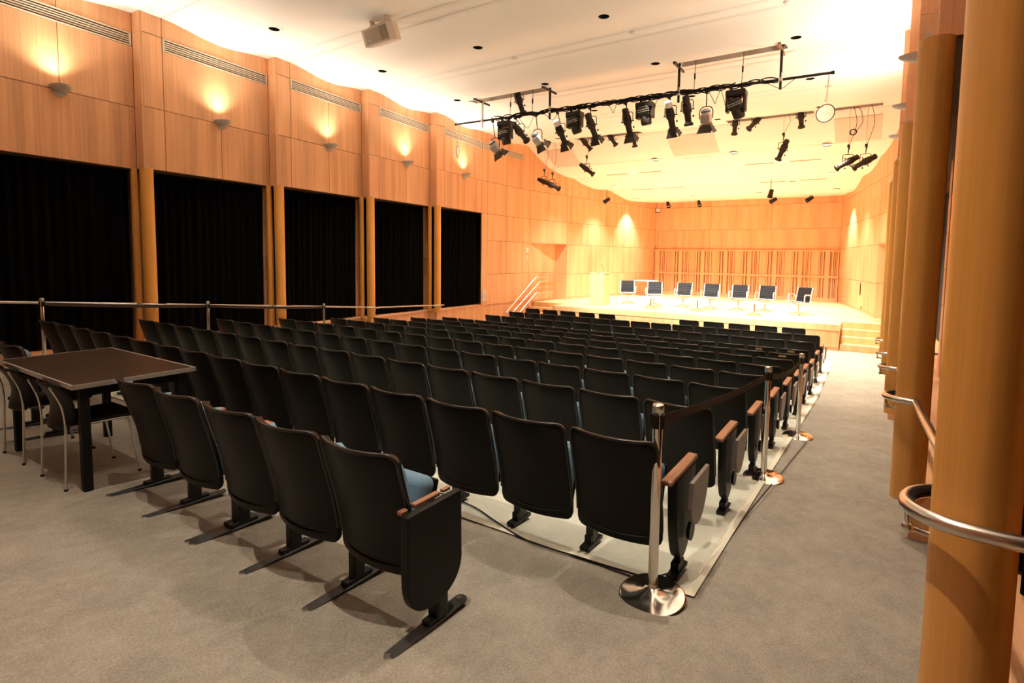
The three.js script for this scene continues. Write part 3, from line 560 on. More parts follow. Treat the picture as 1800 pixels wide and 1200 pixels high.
// ---------------------------------------------------------------- table with two chairs, stanchions, cable
{
  const t = thing('work_table', 'dark brown rectangular table with metal edge, at left', 'table', null, [-5.185, 0, -1.735]);
  const W = 1.53, D = .775, Y = .642;
  mesh('table_top', rbx(W - .02, .022, D - .02, .004, 0, Y - .012, 0), tableTopMat, t);
  mesh('edge_band', M([bx(W, .03, .014, 0, Y - .0145, D / 2 - .007), bx(W, .03, .014, 0, Y - .0145, -D / 2 + .007), bx(.014, .03, D - .03, W / 2 - .007, Y - .0145, 0), bx(.014, .03, D - .03, -W / 2 + .007, Y - .0145, 0)]), silver, t);
  for (const sx of [-1, 1]) for (const sz of [-1, 1]) { const z = sz * (D / 2 - .085), f = floorY(-1.735 + z), h = Y - .03 - f; mesh('leg', rbx(.055, h, .055, .006, sx * (W / 2 - .08), f + h / 2, z), blackFlat, t); }
  mesh('apron', M([bx(W - .2, .07, .02, 0, Y - .065, D / 2 - .09), bx(W - .2, .07, .02, 0, Y - .065, -D / 2 + .09), bx(.02, .07, D - .2, W / 2 - .085, Y - .065, 0), bx(.02, .07, D - .2, -W / 2 + .085, Y - .065, 0)]), blackFlat, t);
  // side chairs with thin chrome frames, pushed in, backs to the camera (front = -z)
  const chair = (x, label) => {
    const c = thing('side_chair', label, 'chair', 'chairs at the table', [x, floorY(-1.36), -1.36]);
    const back = shellGeo(.215, .40, .74, v => .03 + .05 * v - .05 * Math.sin(Math.PI * v), v => .05, .012, .08, 10, 10); mesh('backrest', back, black, c);
    mesh('seat', (() => { const g = rbx(.44, .03, .42, .014, 0, .445, -.22, 3); return g; })(), blackFlat, c);
    for (const s of [-1, 1]) {
      mesh('frame', path([V(s * .225, .005, .02), V(s * .225, .46, .005), V(s * .222, .60, .02), V(s * .205, .73, .075)], .0075, 8, .06), steel, c);
      mesh('leg', path([V(s * .225, .005, -.42), V(s * .215, .43, -.36), V(s * .215, .435, -.02)], .0075, 8, .03), steel, c);
      for (const z of [.02, -.42]) mesh('foot_cap', cyl(.012, .012, .016, s * .225, .008, z, 10), blackFlat, c);
    }
  };
  chair(-4.81, 'thin-legged black chair pushed under table, nearer the camera'); chair(-5.645, 'thin-legged black chair pushed under table, at left photo edge');

  const baseG = lathe([[0, 0], [.165, 0], [.172, .006], [.172, .014], [.160, .022], [.10, .033], [.045, .045], [.035, .06], [0, .06]], 40);
  const postG = lathe([[0, .05], [.0255, .05], [.0255, .97], [0, .97]], 28), capG = lathe([[0, .965], [.030, .965], [.030, 1.005], [.026, 1.015], [.0, 1.02]], 28);
  const stan = (x, z, label, ang) => {
    const s = thing('stanchion', label, 'stanchion', 'belt barrier posts', [x, floorY(z), z]); if (x < -5) s.scale.y = 1.05;
    const b = mesh('base', baseG, chrome, s); b.rotation.x = tilt; mesh('post', postG, chrome, s); mesh('cap', capG, steel, s);
    const h = mesh('belt_slot', M([rbx(.03, .07, .016, .005, 0, .93, .029), rbx(.03, .07, .016, .005, 0, .93, -.029), rbx(.016, .07, .03, .005, .029, .93, 0), rbx(.016, .07, .03, .005, -.029, .93, 0)]), blackFlat, s); return s;
  };
  stan(-.875, -2.6, 'nearest chrome stanchion, right of the last full row'); stan(-.73, -5.1, 'second chrome stanchion along the right aisle'); stan(-.655, -7.08, 'third chrome stanchion along the right aisle');
  stan(-10.3, -2.84, 'chrome stanchion behind the table, left side'); stan(-10.3, -5.18, 'second chrome stanchion along the left aisle'); stan(-10.3, -7.66, 'third chrome stanchion along the left aisle');
  const strap = (x0, z0, x1, z1, label, sag) => { // flat belt, standing on edge
    const n = 16, pos = [], idx = [], h = .05, dx = x1 - x0, dz = z1 - z0, L = Math.hypot(dx, dz), nx = -dz / L * .001, nz = dx / L * .001;
    for (let i = 0; i <= n; i++) { const t = i / n, x = x0 + dx * t, z = z0 + dz * t, y = floorY(z0) + (floorY(z1) - floorY(z0)) * t + (x0 < -5 ? 1.005 : .955) - sag * 4 * t * (1 - t); for (const [o, k] of [[0, 1], [0, -1], [-h, 1], [-h, -1]]) pos.push(x + nx * k, y + o, z + nz * k); }
    for (let i = 0; i < n; i++) { const p = i * 4, q = p + 4; for (const [a, b] of [[0, 2], [3, 1], [1, 0], [2, 3]]) idx.push(p + a, p + b, q + a, q + a, p + b, q + b); }
    const g = new THREE.BufferGeometry(); g.setAttribute('position', new THREE.Float32BufferAttribute(pos, 3)); g.setAttribute('uv', new THREE.Float32BufferAttribute(new Float32Array(pos.length / 3 * 2), 2)); g.setIndex(idx); const q = g.toNonIndexed(); q.computeVertexNormals();
    const m = mesh(numbered('barrier_belt'), q, belt); m.userData = { label, category: 'belt', group: 'barrier belts' }; scene.add(m);
  };
  strap(-.875, -2.64, -.73, -5.06, 'dark belt between nearest and second right stanchions', .03); strap(-.73, -5.14, -.655, -7.04, 'dark belt between second and third right stanchions', .07);
  strap(-10.3, -2.88, -10.3, -5.14, 'dark belt between first and second left stanchions', .02); strap(-10.3, -5.22, -10.3, -7.62, 'dark belt between second and third left stanchions', .02);

  const cord = thing('floor_cable', 'thin black cable lying behind the last full seat row', 'cable');
  const pts = [[-2.75, -2.95], [-2.3, -2.9], [-2.02, -2.80], [-1.7, -2.70], [-1.35, -2.715], [-1.1, -2.73], [-.95, -2.76], [-.86, -2.9], [-.84, -3.05]].map(([x, z]) => V(x, floorY(z) + .016, z)); mesh('cord', tube(pts, .005, 60, 6), blackFlat, cord);
}

// ---------------------------------------------------------------- stage furniture
{
  // ribbed swivel armchair on a pedestal (front = +z)
  const proto = new THREE.Group(); proto.name = 'swivel_armchair';
  const ribbed = (() => { // sling: seat and back in one curved sheet with cross ribs
    const prof = [[.20, .43], [.23, .415], [.1, .40], [-.08, .385], [-.18, .395], [-.215, .44], [-.24, .56], [-.275, .72], [-.30, .83], [-.315, .845]]; return new THREE.CatmullRomCurve3(prof.map(([z, y]) => V(0, y, z)), false, 'catmullrom', .5);
  })();
  const sheet = (t0, t1, n, W) => { const pos = [], idx = []; const N = n * 8; for (let s = 0; s < 2; s++) for (let i = 0; i <= N; i++) { const t = t0 + (t1 - t0) * i / N, p = ribbed.getPoint(t), tan = ribbed.getTangent(t), nor = V(0, tan.z, -tan.y).multiplyScalar(-1); const bump = .008 * Math.abs(Math.sin(Math.PI * n * i / N)) + .006, o = s ? -.004 : bump; for (const x of [-W, W]) pos.push(x, p.y + nor.y * o, p.z + nor.z * o); }
    const q = (N + 1) * 2; for (let s = 0; s < 2; s++) for (let i = 0; i < N; i++) { const a = s * q + i * 2; s ? idx.push(a, a + 2, a + 1, a + 1, a + 2, a + 3) : idx.push(a, a + 1, a + 2, a + 2, a + 1, a + 3); }
    for (let i = 0; i < N; i++) for (const e of [0, 1]) { const a = i * 2 + e; idx.push(a, a + 2, a + q, a + q, a + 2, a + q + 2); }
    const g = new THREE.BufferGeometry(); g.setAttribute('position', new THREE.Float32BufferAttribute(pos, 3)); g.setAttribute('uv', new THREE.Float32BufferAttribute(new Float32Array(pos.length / 3 * 2), 2)); g.setIndex(idx); g.computeVertexNormals(); return g; };
  mesh('backrest', sheet(.55, 1, 10, .24), leather, proto); mesh('seat', sheet(0, .55, 9, .24), leather, proto);
  for (const s of [-1, 1]) {
    mesh('side_rail', tube([...Array(24)].map((_, i) => { const p = ribbed.getPoint(i / 23); return V(s * .255, p.y, p.z); }), .016, 46, 8), alu, proto);
    mesh('armrest', path([V(s * .25, .40, .08), V(s * .285, .43, .10), V(s * .29, .62, .10), V(s * .29, .635, -.02), V(s * .29, .62, -.20), V(s * .25, .50, -.225)], .018, 10, .05), alu, proto);
    mesh('arm_pad', rbx(.03, .014, .2, .006, s * .29, .648, -.02), silver, proto);
  }
  mesh('top_bar', M([bar(V(-.255, .84, -.313), V(.255, .84, -.313), .014), bar(V(-.255, .425, .215), V(.255, .425, .215), .014)]), alu, proto);
  mesh('under_frame', path([V(-.24, .395, -.02), V(-.18, .34, -.02), V(0, .31, -.02), V(.18, .34, -.02), V(.24, .395, -.02)], .014, 8, .08), chrome, proto);
  mesh('column', cyl(.018, .024, .26, 0, .19, -.02, 16), chrome, proto);
  for (let i = 0; i < 4; i++) { const a = Math.PI / 4 + i * Math.PI / 2; mesh('base_leg', path([V(0, .075, -.02), V(Math.cos(a) * .15, .065, -.02 + Math.sin(a) * .15), V(Math.cos(a) * .31, .018, -.02 + Math.sin(a) * .31)], .012, 8, .05), chrome, proto); }
  const spots = [[-7.83, -19.3, .45], [-6.70, -19.02, .25], [-5.68, -19.2, .12], [-4.70, -19.05, .05], [-3.80, -19.2, -.02], [-2.98, -19.35, -.12], [-1.93, -18.95, -.55]];
  spots.forEach(([x, z, a], i) => { const c = i ? proto.clone() : proto; c.name = numbered('swivel_armchair'); c.userData = { label: `chrome armchair with black ribbed back on stage, ${ordw[i]} from left`, category: 'chair', group: 'stage armchairs' }; scene.add(c); c.position.set(x, STAGE_Y, z); c.rotation.y = a; });
  // low round tables
  const low = (x, z, h, r, label) => { const t = thing('pedestal_table', label, 'table', 'round pedestal tables on stage', [x, STAGE_Y, z]); mesh('table_top', lathe([[0, h - .022], [r - .01, h - .022], [r, h - .012], [r - .004, h], [0, h]], 40), whitePaint, t); mesh('column', cyl(.02, .03, h - .09, 0, h / 2 + .02, 0, 16), chrome, t); mesh('hub', cyl(.10, .04, .035, 0, h - .04, 0, 20), chrome, t);
    for (let i = 0; i < 4; i++) { const a = i * Math.PI / 2 + .5; mesh('base_leg', path([V(0, .10, 0), V(Math.cos(a) * .09, .06, Math.sin(a) * .09), V(Math.cos(a) * r * .78, .014, Math.sin(a) * r * .78)], .013, 8, .05), chrome, t); } };
  low(-6.42, -17.93, .40, .33, 'low round white table in front of second stage chair'); low(-4.86, -18.08, .40, .33, 'low round white table in front of fourth stage chair'); low(-3.03, -17.8, .40, .33, 'low round white table in front of sixth stage chair'); low(-9.2 + .3, -24.2, .70, .55, 'tall round table at rear left of stage');
  const lc = thing('lectern', 'plain pale wood lectern at left of stage', 'lectern', null, [-8.45, STAGE_Y, -18.12]); lc.rotation.y = .02;
  mesh('body', M([metricUV(rbx(.57, 1.13, .5, .008, 0, .565, 0), .7, .4)]), stageWood, lc); mesh('reading_shelf', (() => { const g = rbx(.60, .03, .53, .006, 0, 1.15, 0); return g; })(), stageWood, lc); mesh('plinth', bx(.56, .03, .40, 0, .012, 0), wood[2], lc);
  const mic = mesh('microphone_stalk', M([tube([V(.1, 1.16, -.05), V(.1, 1.35, -.04), V(.06, 1.45, .04)], .006, 20, 6), new THREE.SphereGeometry(.016, 10, 8).translate(.06, 1.455, .045)]), blackFlat, lc);
  mesh('light_bar', bx(.12, .02, .03, -.02, 1.18, .1), armWood, lc);
  // small wall plates
  const plate = (name, label, cat, x, y, z, w, h, mat, ry) => { const g = thing(name, label, cat, null, [x, y, z]); g.rotation.y = ry; mesh('plate', rbx(.012, h, w, .004), mat, g); mesh('inset', rbx(.014, h * .45, w * .35, .003, .004, 0, 0), greyPaint, g); };
  plate('wall_switch_panel', 'small white control panel on left wall, upper one', 'switch', -10.965, 1.53 + .28, -17.05, .14, .17, whitePaint, 0); plate('wall_switch', 'small white wall switch below the upper control panel', 'switch', -10.965, 1.53 - .0, -17.05, .07, .15, whitePaint, 0);
  plate('wall_box', 'pale square wall plate beside the last curtain', 'wall plate', -10.958, .22, -14.42, .20, .36, ceilPanelMat, 0);
  const dgx = z => mir(DIAG0[0] + (DIAG1[0] - DIAG0[0]) * (z - DIAG0[1]) / (DIAG1[1] - DIAG0[1]));
  plate('intercom_panel', 'tall brown slot panel on right stage wall', 'wall plate', dgx(-21.6) - .01, .62, -21.6, .12, .42, armWood, Math.PI - .19); plate('outlet_box', 'small brown outlet on right stage wall', 'outlet', dgx(-21.3) - .01, .0, -21.3, .1, .1, armWood, Math.PI - .19);
}

// ---------------------------------------------------------------- recessed downlights
{
  const H = .1;
  const ring = lathe([[.092, 0], [.096, -.006], [.148, -.004], [.150, .002]], 32);
  const can = lathe([[.094, 0], [.088, .06], [.06, .15], [.045, .17], [0, .17]], 32);
  const lamp = lathe([[0, .158], [.04, .158]], 20), lens = lathe([[0, .012], [.09, .012]], 28);
  const HOUSE_DIM = [[.05, .2, .7, 1.55], [.2, .25, .35, .8], [.8, .9, 1, 1.3], [1, 1, 1.1, 1.7], [1.1, 1.1, 1.1, 2.4], [1, 1, 1.2, 8], [.8, .8, 1.2, 10]]; // dimmer settings
  const rowWord = ['nearest the camera', 'second from camera', 'third from camera', 'fourth from camera', 'at the light bar', 'beyond the light bar', 'nearest the stage'];
  const colWord = ['leftmost', 'second from left', 'third from left', 'rightmost'];
  const spotAt = (x, y, z, I, ang, pen, parent, r, col = WARM) => { const s = new THREE.SpotLight(col, I, 0, ang, pen); s.position.set(x, y, z); s.target.position.set(x, y - 3, z); s.castShadow = true; s.shadow.radius = r; s.name = 'downlight_lamp'; parent.add(s); parent.add(s.target); };
  houseZ.forEach((z, j) => houseX.forEach((x, i) => {
    const t = thing('recessed_downlight', `dark recessed ceiling downlight, ${colWord[i]}, row ${rowWord[j]}`, 'downlight', 'dark ceiling downlights', [x, ceilY(z), z]);
    mesh('trim', ring, ceilMat, t); mesh('baffle', can, blackMetal, t); mesh('lamp', lamp, glowDim, t);
    spotAt(0, -.012, 0, I_HOUSE * HOUSE_DIM[j][i], .66, .6, t, .5);
  }));
  stageLamps.forEach(([x, z], i) => {
    const row = ['first', 'second', 'third', 'fourth', 'fifth'][[-18.35, -19.52, -20.95, -22.3, -23.5].indexOf(z)];
    const mates = stageLamps.filter(q => q[1] === z), c = mates.findIndex(q => q[0] === x);
    const t = thing('stage_downlight', `lit round downlight over stage, ${row} row from audience, ${ordw[c]} from left`, 'downlight', 'lit stage downlights', [x, ceilY(z), z]);
    const k = mesh('trim', ring, whitePaint, t), l = mesh('lens', lens, glowWhite, t); mesh('can', can, whitePaint, t);
    spotAt(0, -.03, 0, I_STAGE, .75, .6, t, 3, STAGE_WHITE);
  });
}

// ---------------------------------------------------------------- lighting bar and stage lanterns
const PZ = -11.35, pipeY = x => 5.05 + (x + 9.6) / 8.8 * -.11;
{
  const t = thing('lighting_pipe', 'long black lighting bar hung across the room', 'lighting bar');
  mesh('pipe', bar(V(-9.62, pipeY(-9.62), PZ), V(-.78, pipeY(-.78), PZ), .025, 14), blackMetal, t);
  for (const x of [-8.73, -6.71, -3.6, -1.65]) { const y = pipeY(x); mesh('hanger', M([rbx(.045, 6.05 - y + .18, .045, .006, x, (6.05 + y - .18) / 2, PZ)]), x < -8 ? silver : blackMetal, t); mesh('clamp', M([rbx(.08, .08, .08, .015, x, y, PZ), cyl(.012, .012, .14, x + .02, y + .05, PZ + .04, 8)]), silver, t); }
  for (const x of [-8.73, -6.71, -3.6, -1.65]) { const y = 5.50; mesh('strut', M([bx(.04, .04, .62, x, y, PZ + .02), bx(.05, .05, .07, x, y + .004, PZ + .32)]), x < -3 ? blackMetal : armWood, t); }
  mesh('end_cap', M([cyl(.032, .032, .05, 0, 0, 0, 12).rotateZ(Math.PI / 2).translate(-9.62, pipeY(-9.62), PZ), cyl(.032, .032, .05, 0, 0, 0, 12).rotateZ(Math.PI / 2).translate(-.78, pipeY(-.78), PZ)]), blackFlat, t);
  // cable looms wound along the pipe
  const strands = [];
  for (let c = 0; c < 9; c++) {
    const x0 = -8.7 + rr(0, 1.2) + (c % 3) * .2, x1 = c % 3 === 2 ? -1.7 : rr(-4, -1.9), n = 60, ph = rr(0, 6), k = rr(5, 9), pts = [];
    for (let i = 0; i <= n; i++) { const u = i / n, x = x0 + (x1 - x0) * u; pts.push(V(x, pipeY(x) + .04 * Math.sin(u * k * 6 + ph) + .018 * Math.sin(u * 61 + ph) + .01, PZ + .045 * Math.cos(u * k * 6 + ph))); }
    strands.push(tube(pts, .011, 160, 6));
  }
  { const m = mesh('cable_tangle', M(strands), blackFlat); m.userData = { label: 'tangle of black cables wound along the lighting bar', category: 'cables', kind: 'stuff' }; scene.add(m); }
  const loops = [[-7.62, -7.1, .32, 'looped'], [-5.2, -4.95, .22, 'l'], [-2.75, -2.55, .42, 'l'], [-3.0, -2.72, .30, 'l'], [-1.95, -1.35, .16, 'l'], [-6.9, -6.4, .2, 'l'], [-8.1, -7.8, .18, 'l'], [-4.25, -4.0, .2, 'l']];
  loops.sort((p, r) => p[0] - r[0]).forEach(([a, b, d], li) => { const w = thing('cable_loop', `thin cable loop drooping below the lighting bar, ${ordw[li]} from left`, 'cable', 'drooping cable loops'); const pts = []; for (let i = 0; i <= 10; i++) { const u = i / 10; pts.push(V(a + (b - a) * u + .04 * Math.sin(u * 6), pipeY(a) - d * Math.sin(Math.PI * u), PZ + .03 * Math.cos(u * 5))); } mesh('cord', tube(pts, .006, 30, 5), blackFlat, w); });
  const up = [[-7.85, .4], [-7.2, .55], [-3.28, .6], [-2.35, .6]]; for (const [ui, [x, h]] of up.entries()) { const w = thing('hanging_cord', `thin cord from ceiling slot down to the bar, ${ordw[ui]} from left`, 'cable', 'cords from ceiling slots'); mesh('cord', M([bar(V(x, pipeY(x), PZ + .02), V(x + .03, 6.0, PZ), .006, 6), rbx(.03, .12, .03, .008, x + .01, pipeY(x) + .3, PZ + .015)]), blackFlat, w); }
}
// lantern bodies are turned along `dir`; the yoke hangs from `hang`
const bodyEll = lathe([[0, .25], [.045, .25], [.062, .235], [.066, .12], [.078, .10], [.082, 0], [.080, -.04], [.060, -.06], [.056, -.20], [.060, -.22], [.085, -.235], [.085, -.275], [.075, -.275], [.055, -.225], [0, -.225]], 22);
const lensG = lathe([[0, -.228], [.056, -.228]], 20);
const knobs = M([cyl(.01, .01, .26, 0, 0, 0, 8).rotateZ(Math.PI / 2), bx(.05, .03, .19, 0, .10, 0), cyl(.016, .016, .03, .1, -.12, 0, 8).rotateZ(0)]);
const q4 = dir => new THREE.Quaternion().setFromUnitVectors(V(0, -1, 0), dir.clone().normalize());
function yokeGeo(c, hang, w) { const up = hang.clone().sub(c), L = up.length(); return path([V(c.x - w, c.y, c.z), V(c.x - w, c.y + Math.min(.2, L * .7), c.z), V(c.x, c.y + Math.min(.2, L * .7), c.z), V(c.x + w, c.y + Math.min(.2, L * .7), c.z), V(c.x + w, c.y, c.z)], .009, 7, .05); }
function clampGeo(c, hang) { const s = V(c.x, c.y + Math.min(.2, hang.clone().sub(c).length() * .7), c.z); return M([bar(s, hang, .010, 8), rbx(.06, .08, .07, .012, hang.x, hang.y, hang.z), cyl(.008, .008, .10, hang.x + .03, hang.y - .03, hang.z, 6)]); }
function barnDoors(dist, w, open = .5) { const gs = []; for (let i = 0; i < 4; i++) { const s = new THREE.Shape([new THREE.Vector2(-w * .8, 0), new THREE.Vector2(w * .8, 0), new THREE.Vector2(w * 1.25, -w * 1.35), new THREE.Vector2(-w * 1.25, -w * 1.35)]); const g = new THREE.ExtrudeGeometry(s, { depth: .004, bevelEnabled: false }); g.rotateX(-open * (i % 2 ? .8 : 1.15)); g.translate(0, dist, w * .95); g.rotateY(i * Math.PI / 2); gs.push(g); } gs.push(bx(w * 2.0, .012, w * 2.0, 0, dist + .02, 0)); return gs; }
const spotJobs = [];
function ellipsoidal(c, dir, hang, label, doors = false, scale = 1.15, white = false) {
  const t = thing('ellipsoidal_spotlight', label, 'stage light', 'black ellipsoidal stage lights'); const q = q4(dir);
  const put = (m) => { m.position.copy(c); m.quaternion.copy(q); m.scale.setScalar(scale); return m; };
  put(mesh('body', bodyEll, lanternMat, t)); put(mesh('lens', lensG, chrome, t)); put(mesh('fittings', knobs, blackFlat, t));
  if (white) put(mesh('rear_cap', lathe([[0, .262], [.05, .262], [.066, .245], [.067, .15]], 20), whitePaint, t));
  if (doors) for (const g of barnDoors(-.275, .085, .45)) { const m = put(mesh('barn_door', g, lanternMat, t)); }
  mesh('yoke', yokeGeo(c, hang, .105 * scale), blackMetal, t); mesh('clamp', clampGeo(c, hang), blackMetal, t); return t;
}
const bodyFres = M([rbx(.19, .17, .20, .02, 0, -.02, 0, 3), lathe([[0, .17], [.06, .17], [.085, .14], [.085, .06], [.09, .05]], 18), lathe([[.095, -.10], [.10, -.16], [.088, -.16], [.085, -.10]], 22)]);
const finFres = M([...Array(5)].map((_, i) => bx(.196, .006, .205, 0, -.075 + i * .028, 0)));
function fresnel(c, dir, hang, label) {
  const t = thing('fresnel_spotlight', label, 'stage light', 'silver fresnel stage lights'); const q = q4(dir); const put = m => { m.position.copy(c); m.quaternion.copy(q); return m; };
  put(mesh('body', bodyFres, silver, t)); put(mesh('cooling_fins', finFres, greyPaint, t)); put(mesh('blue_collar', lathe([[.088, .10], [.094, .10], [.094, .13], [.088, .13]], 18), blue, t)); put(mesh('orange_knob', rbx(.04, .05, .05, .01, .105, -.12, .05), orange, t));
  for (const g of barnDoors(-.16, .115, .5)) put(mesh('barn_door', g, lanternMat, t));
  mesh('yoke', tube([V(c.x - .13, c.y - .02, c.z), V(c.x - .13, c.y + .13, c.z), V(c.x - .09, c.y + .2, c.z), V(c.x, c.y + .22, c.z), V(c.x + .09, c.y + .2, c.z), V(c.x + .13, c.y + .13, c.z), V(c.x + .13, c.y - .02, c.z)], .010, 30, 8), blackMetal, t); mesh('clamp', M([bar(V(c.x, c.y + .22, c.z), hang, .010), rbx(.06, .08, .07, .012, hang.x, hang.y, hang.z)]), blackMetal, t);
}
function movingHead(c, dir, hang, label) {
  const t = thing('moving_head_light', label, 'stage light', 'black moving head lights'); const q = q4(dir);
  mesh('base', rbx(.38, .13, .26, .03, hang.x, hang.y - .12, hang.z, 3), blackMetal, t); mesh('clamp', M([rbx(.05, .12, .06, .01, hang.x - .1, hang.y - .01, hang.z), rbx(.05, .12, .06, .01, hang.x + .1, hang.y - .01, hang.z)]), blackMetal, t);
  const y0 = hang.y - .18, h = y0 - c.y;
  for (const s of [-1, 1]) mesh('yoke_arm', rbx(.06, h + .14, .17, .028, c.x + s * .165, (y0 + c.y - .08) / 2, c.z, 4), lanternMat, t);
  const m = mesh('head', M([rbx(.25, .24, .24, .06, 0, .05, 0, 4), lathe([[0, -.24], [.10, -.24], [.115, -.20], [.118, -.05], [0, -.05]], 24)]), lanternMat, t); m.position.copy(c); m.quaternion.copy(q);
  const l = mesh('lens', lathe([[0, -.243], [.085, -.243]], 22), chrome, t); l.position.copy(c); l.quaternion.copy(q); const b = mesh('vent_band', M([bx(.256, .012, .246, 0, .09, 0), bx(.256, .012, .246, 0, .05, 0)]), greyPaint, t); b.position.copy(c); b.quaternion.copy(q);
}
{
  const Hg = x => V(x, pipeY(x) - .04, PZ);
  fresnel(V(-8.32, 4.34, PZ), V(.35, -.75, -.5), Hg(-8.4), 'silver fresnel light at left end of lighting bar');
  movingHead(V(-8.0, 4.60, PZ), V(.1, -1, -.2), Hg(-8.0), 'black moving head light, leftmost on the bar');
  ellipsoidal(V(-7.56, 4.62, PZ), V(.15, -.55, -.85), Hg(-7.7), 'black ellipsoidal spotlight right of leftmost moving head');
  fresnel(V(-7.05, 4.42, PZ), V(.3, -.7, -.65), Hg(-7.1), 'silver fresnel light, second from left on bar');
  ellipsoidal(V(-6.41, 4.50, PZ), V(.1, -.75, -.6), Hg(-6.5), 'ellipsoidal light with barn doors and white rear cap, left', true, 1.15, true);
  movingHead(V(-6.03, 4.66, PZ), V(.15, -.9, -.35), Hg(-6.03), 'black moving head light, second from left on the bar');
  ellipsoidal(V(-5.60, 4.56, PZ), V(.1, -.75, -.55), Hg(-5.65), 'black barn-door ellipsoidal right of second moving head', true);
  ellipsoidal(V(-4.72, 4.54, PZ), V(.05, -.85, -.45), Hg(-4.78), 'black barn-door ellipsoidal left of third moving head', true);
  movingHead(V(-4.32, 4.66, PZ), V(.1, -1, -.25), Hg(-4.32), 'black moving head light, third from left on the bar');
  ellipsoidal(V(-3.76, 4.55, PZ), V(.05, -.85, -.5), Hg(-3.8), 'white-capped barn-door ellipsoidal right of third moving head', true, 1.15, true);
  ellipsoidal(V(-3.41, 4.62, PZ), V(.05, -.9, -.3), Hg(-3.43), 'black ellipsoidal light left of the right fresnel');
  fresnel(V(-3.02, 4.42, PZ), V(0, -.95, -.3), Hg(-3.02), 'silver fresnel light with blue collar, right half of bar');
  movingHead(V(-2.44, 4.56, PZ), V(.25, -.85, -.4), Hg(-2.44), 'large black moving head light, rightmost on the bar');
  ellipsoidal(V(-7.63, 5.40, -11.4), V(.12, -.85, -.4), V(-7.63, 5.62, -11.38), 'black ellipsoidal light hung inside left ceiling slot');
  // lanterns over the stage edge
  const Z2 = -16.8;
  const hungAt = (x, y, dx, dy, dz, label, top = 5.75, s = 1.1) => ellipsoidal(V(x, y, Z2), V(dx, dy, dz), V(x, Math.min(top, y + .35), Z2), label, false, s);
  hungAt(-3.62, 5.50, .0, -1, .15, 'black ellipsoidal light below right slot, behind rightmost moving head'); hungAt(-3.05, 5.52, -.6, -.75, .3, 'black ellipsoidal light tilted left in right stage slot'); hungAt(-1.88, 5.50, .1, -1, .1, 'black ellipsoidal light at right end of stage slot');
  hungAt(-8.5, 5.45, .6, -.8, -.3, 'black ellipsoidal light in left stage slot'); hungAt(-7.55, 5.52, .5, -.8, -.2, 'black ellipsoidal light in middle of left stage slot'); hungAt(-6.75, 5.45, .1, -1, -.1, 'small black ellipsoidal light at right end of left stage slot');
  const dangling = (x, y, dx, dy, dz, label, z = Z2) => { const t = ellipsoidal(V(x, y, z), V(dx, dy, dz), V(x, y + .42, z), label); mesh('drop_rod', bar(V(x, y + .4, z), V(x, ceilY(Z2) + .2, z), .008, 6), steel, t); mesh('tail_cable', tube([V(x + .02, ceilY(Z2) + .2, z), V(x + .16, (y + ceilY(Z2)) / 2 + .3, z + .03), V(x + .04, y + .5, z), V(x, y + .2, z)], .006, 24, 5), blackFlat, t); };
  dangling(-2.30, 4.66, -.35, -.9, .1, 'black ellipsoidal light dangling right of centre over stage edge'); dangling(-.70, 4.18, -.85, -.5, .2, 'left one of two dangling ellipsoidal lights near right wall'); dangling(-.30, 4.16, -.85, -.5, .2, 'right one of two dangling ellipsoidal lights near right wall');
  dangling(-8.44, 4.57, .75, -.6, -.2, 'black ellipsoidal light dangling near left stage wall'); dangling(-10.12, 4.24, .85, -.4, 0, 'left one of two dangling ellipsoidal lights at left wall'); dangling(-9.78, 4.10, .85, -.4, 0, 'right one of two dangling ellipsoidal lights at left wall');
  { const w = thing('cable_coil', 'small coil of black cable above two dangling lights', 'cable', null, [-.61, 4.95, -16.78]); mesh('coil', M([new THREE.TorusGeometry(.075, .012, 8, 28), new THREE.TorusGeometry(.068, .010, 8, 28).rotateY(.3)]), blackFlat, w); mesh('tail', tube([V(.07, .02, 0), V(.2, .25, .02), V(.12, .6, 0), V(-.05, .62, 0)], .007, 24, 5), blackFlat, w); }
  // round discs at both bar ends
  const disc = (x, y, ry, label, mat) => { const t = thing('round_reflector', label, 'reflector', 'round reflectors at bar ends'); const g = new THREE.CylinderGeometry(.155, .155, .012, 40); g.rotateX(Math.PI / 2); const m = mesh('disc', g, mat, t); m.position.set(x, y, PZ); m.rotation.y = ry; const r = new THREE.TorusGeometry(.157, .009, 8, 48); const k = mesh('rim', r, blackMetal, t); k.position.set(x, y, PZ); k.rotation.y = ry; mesh('drop_rod', M([bar(V(x, y + .2, PZ), V(x + .03, pipeY(x), PZ), .010, 8), rbx(.1, .025, .04, .006, x + .02, y + .48, PZ), rbx(.04, .06, .04, .01, x, y + .23, PZ)]), steel, t); };
  disc(-9.56, 4.34, 2.05, 'white round reflector hanging at left end of bar', whitePaint); disc(-.87, 4.23, -.25, 'clear round disc with dark rim at right bar end', paneMat);
  // small fixtures over the stage
  const small = (x, y, z, label, dir) => { const t = thing('small_spotlight', label, 'stage light', 'small black lights over stage'); const q = q4(dir); for (const [n, g, m] of [['body', lathe([[0, .10], [.05, .10], [.055, 0], [.065, -.10], [.055, -.10], [.045, -.02], [0, -.02]], 18), blackMetal], ['lens', lathe([[0, -.06], [.052, -.06]], 16), silver]]) { const k = mesh(n, g, m, t); k.position.set(x, y, z); k.quaternion.copy(q); k.scale.setScalar(1.5); } mesh('mount', M([bar(V(x, y + .02, z), V(x, ceilY(z) + .01, z), .012, 8)]), blackMetal, t); };
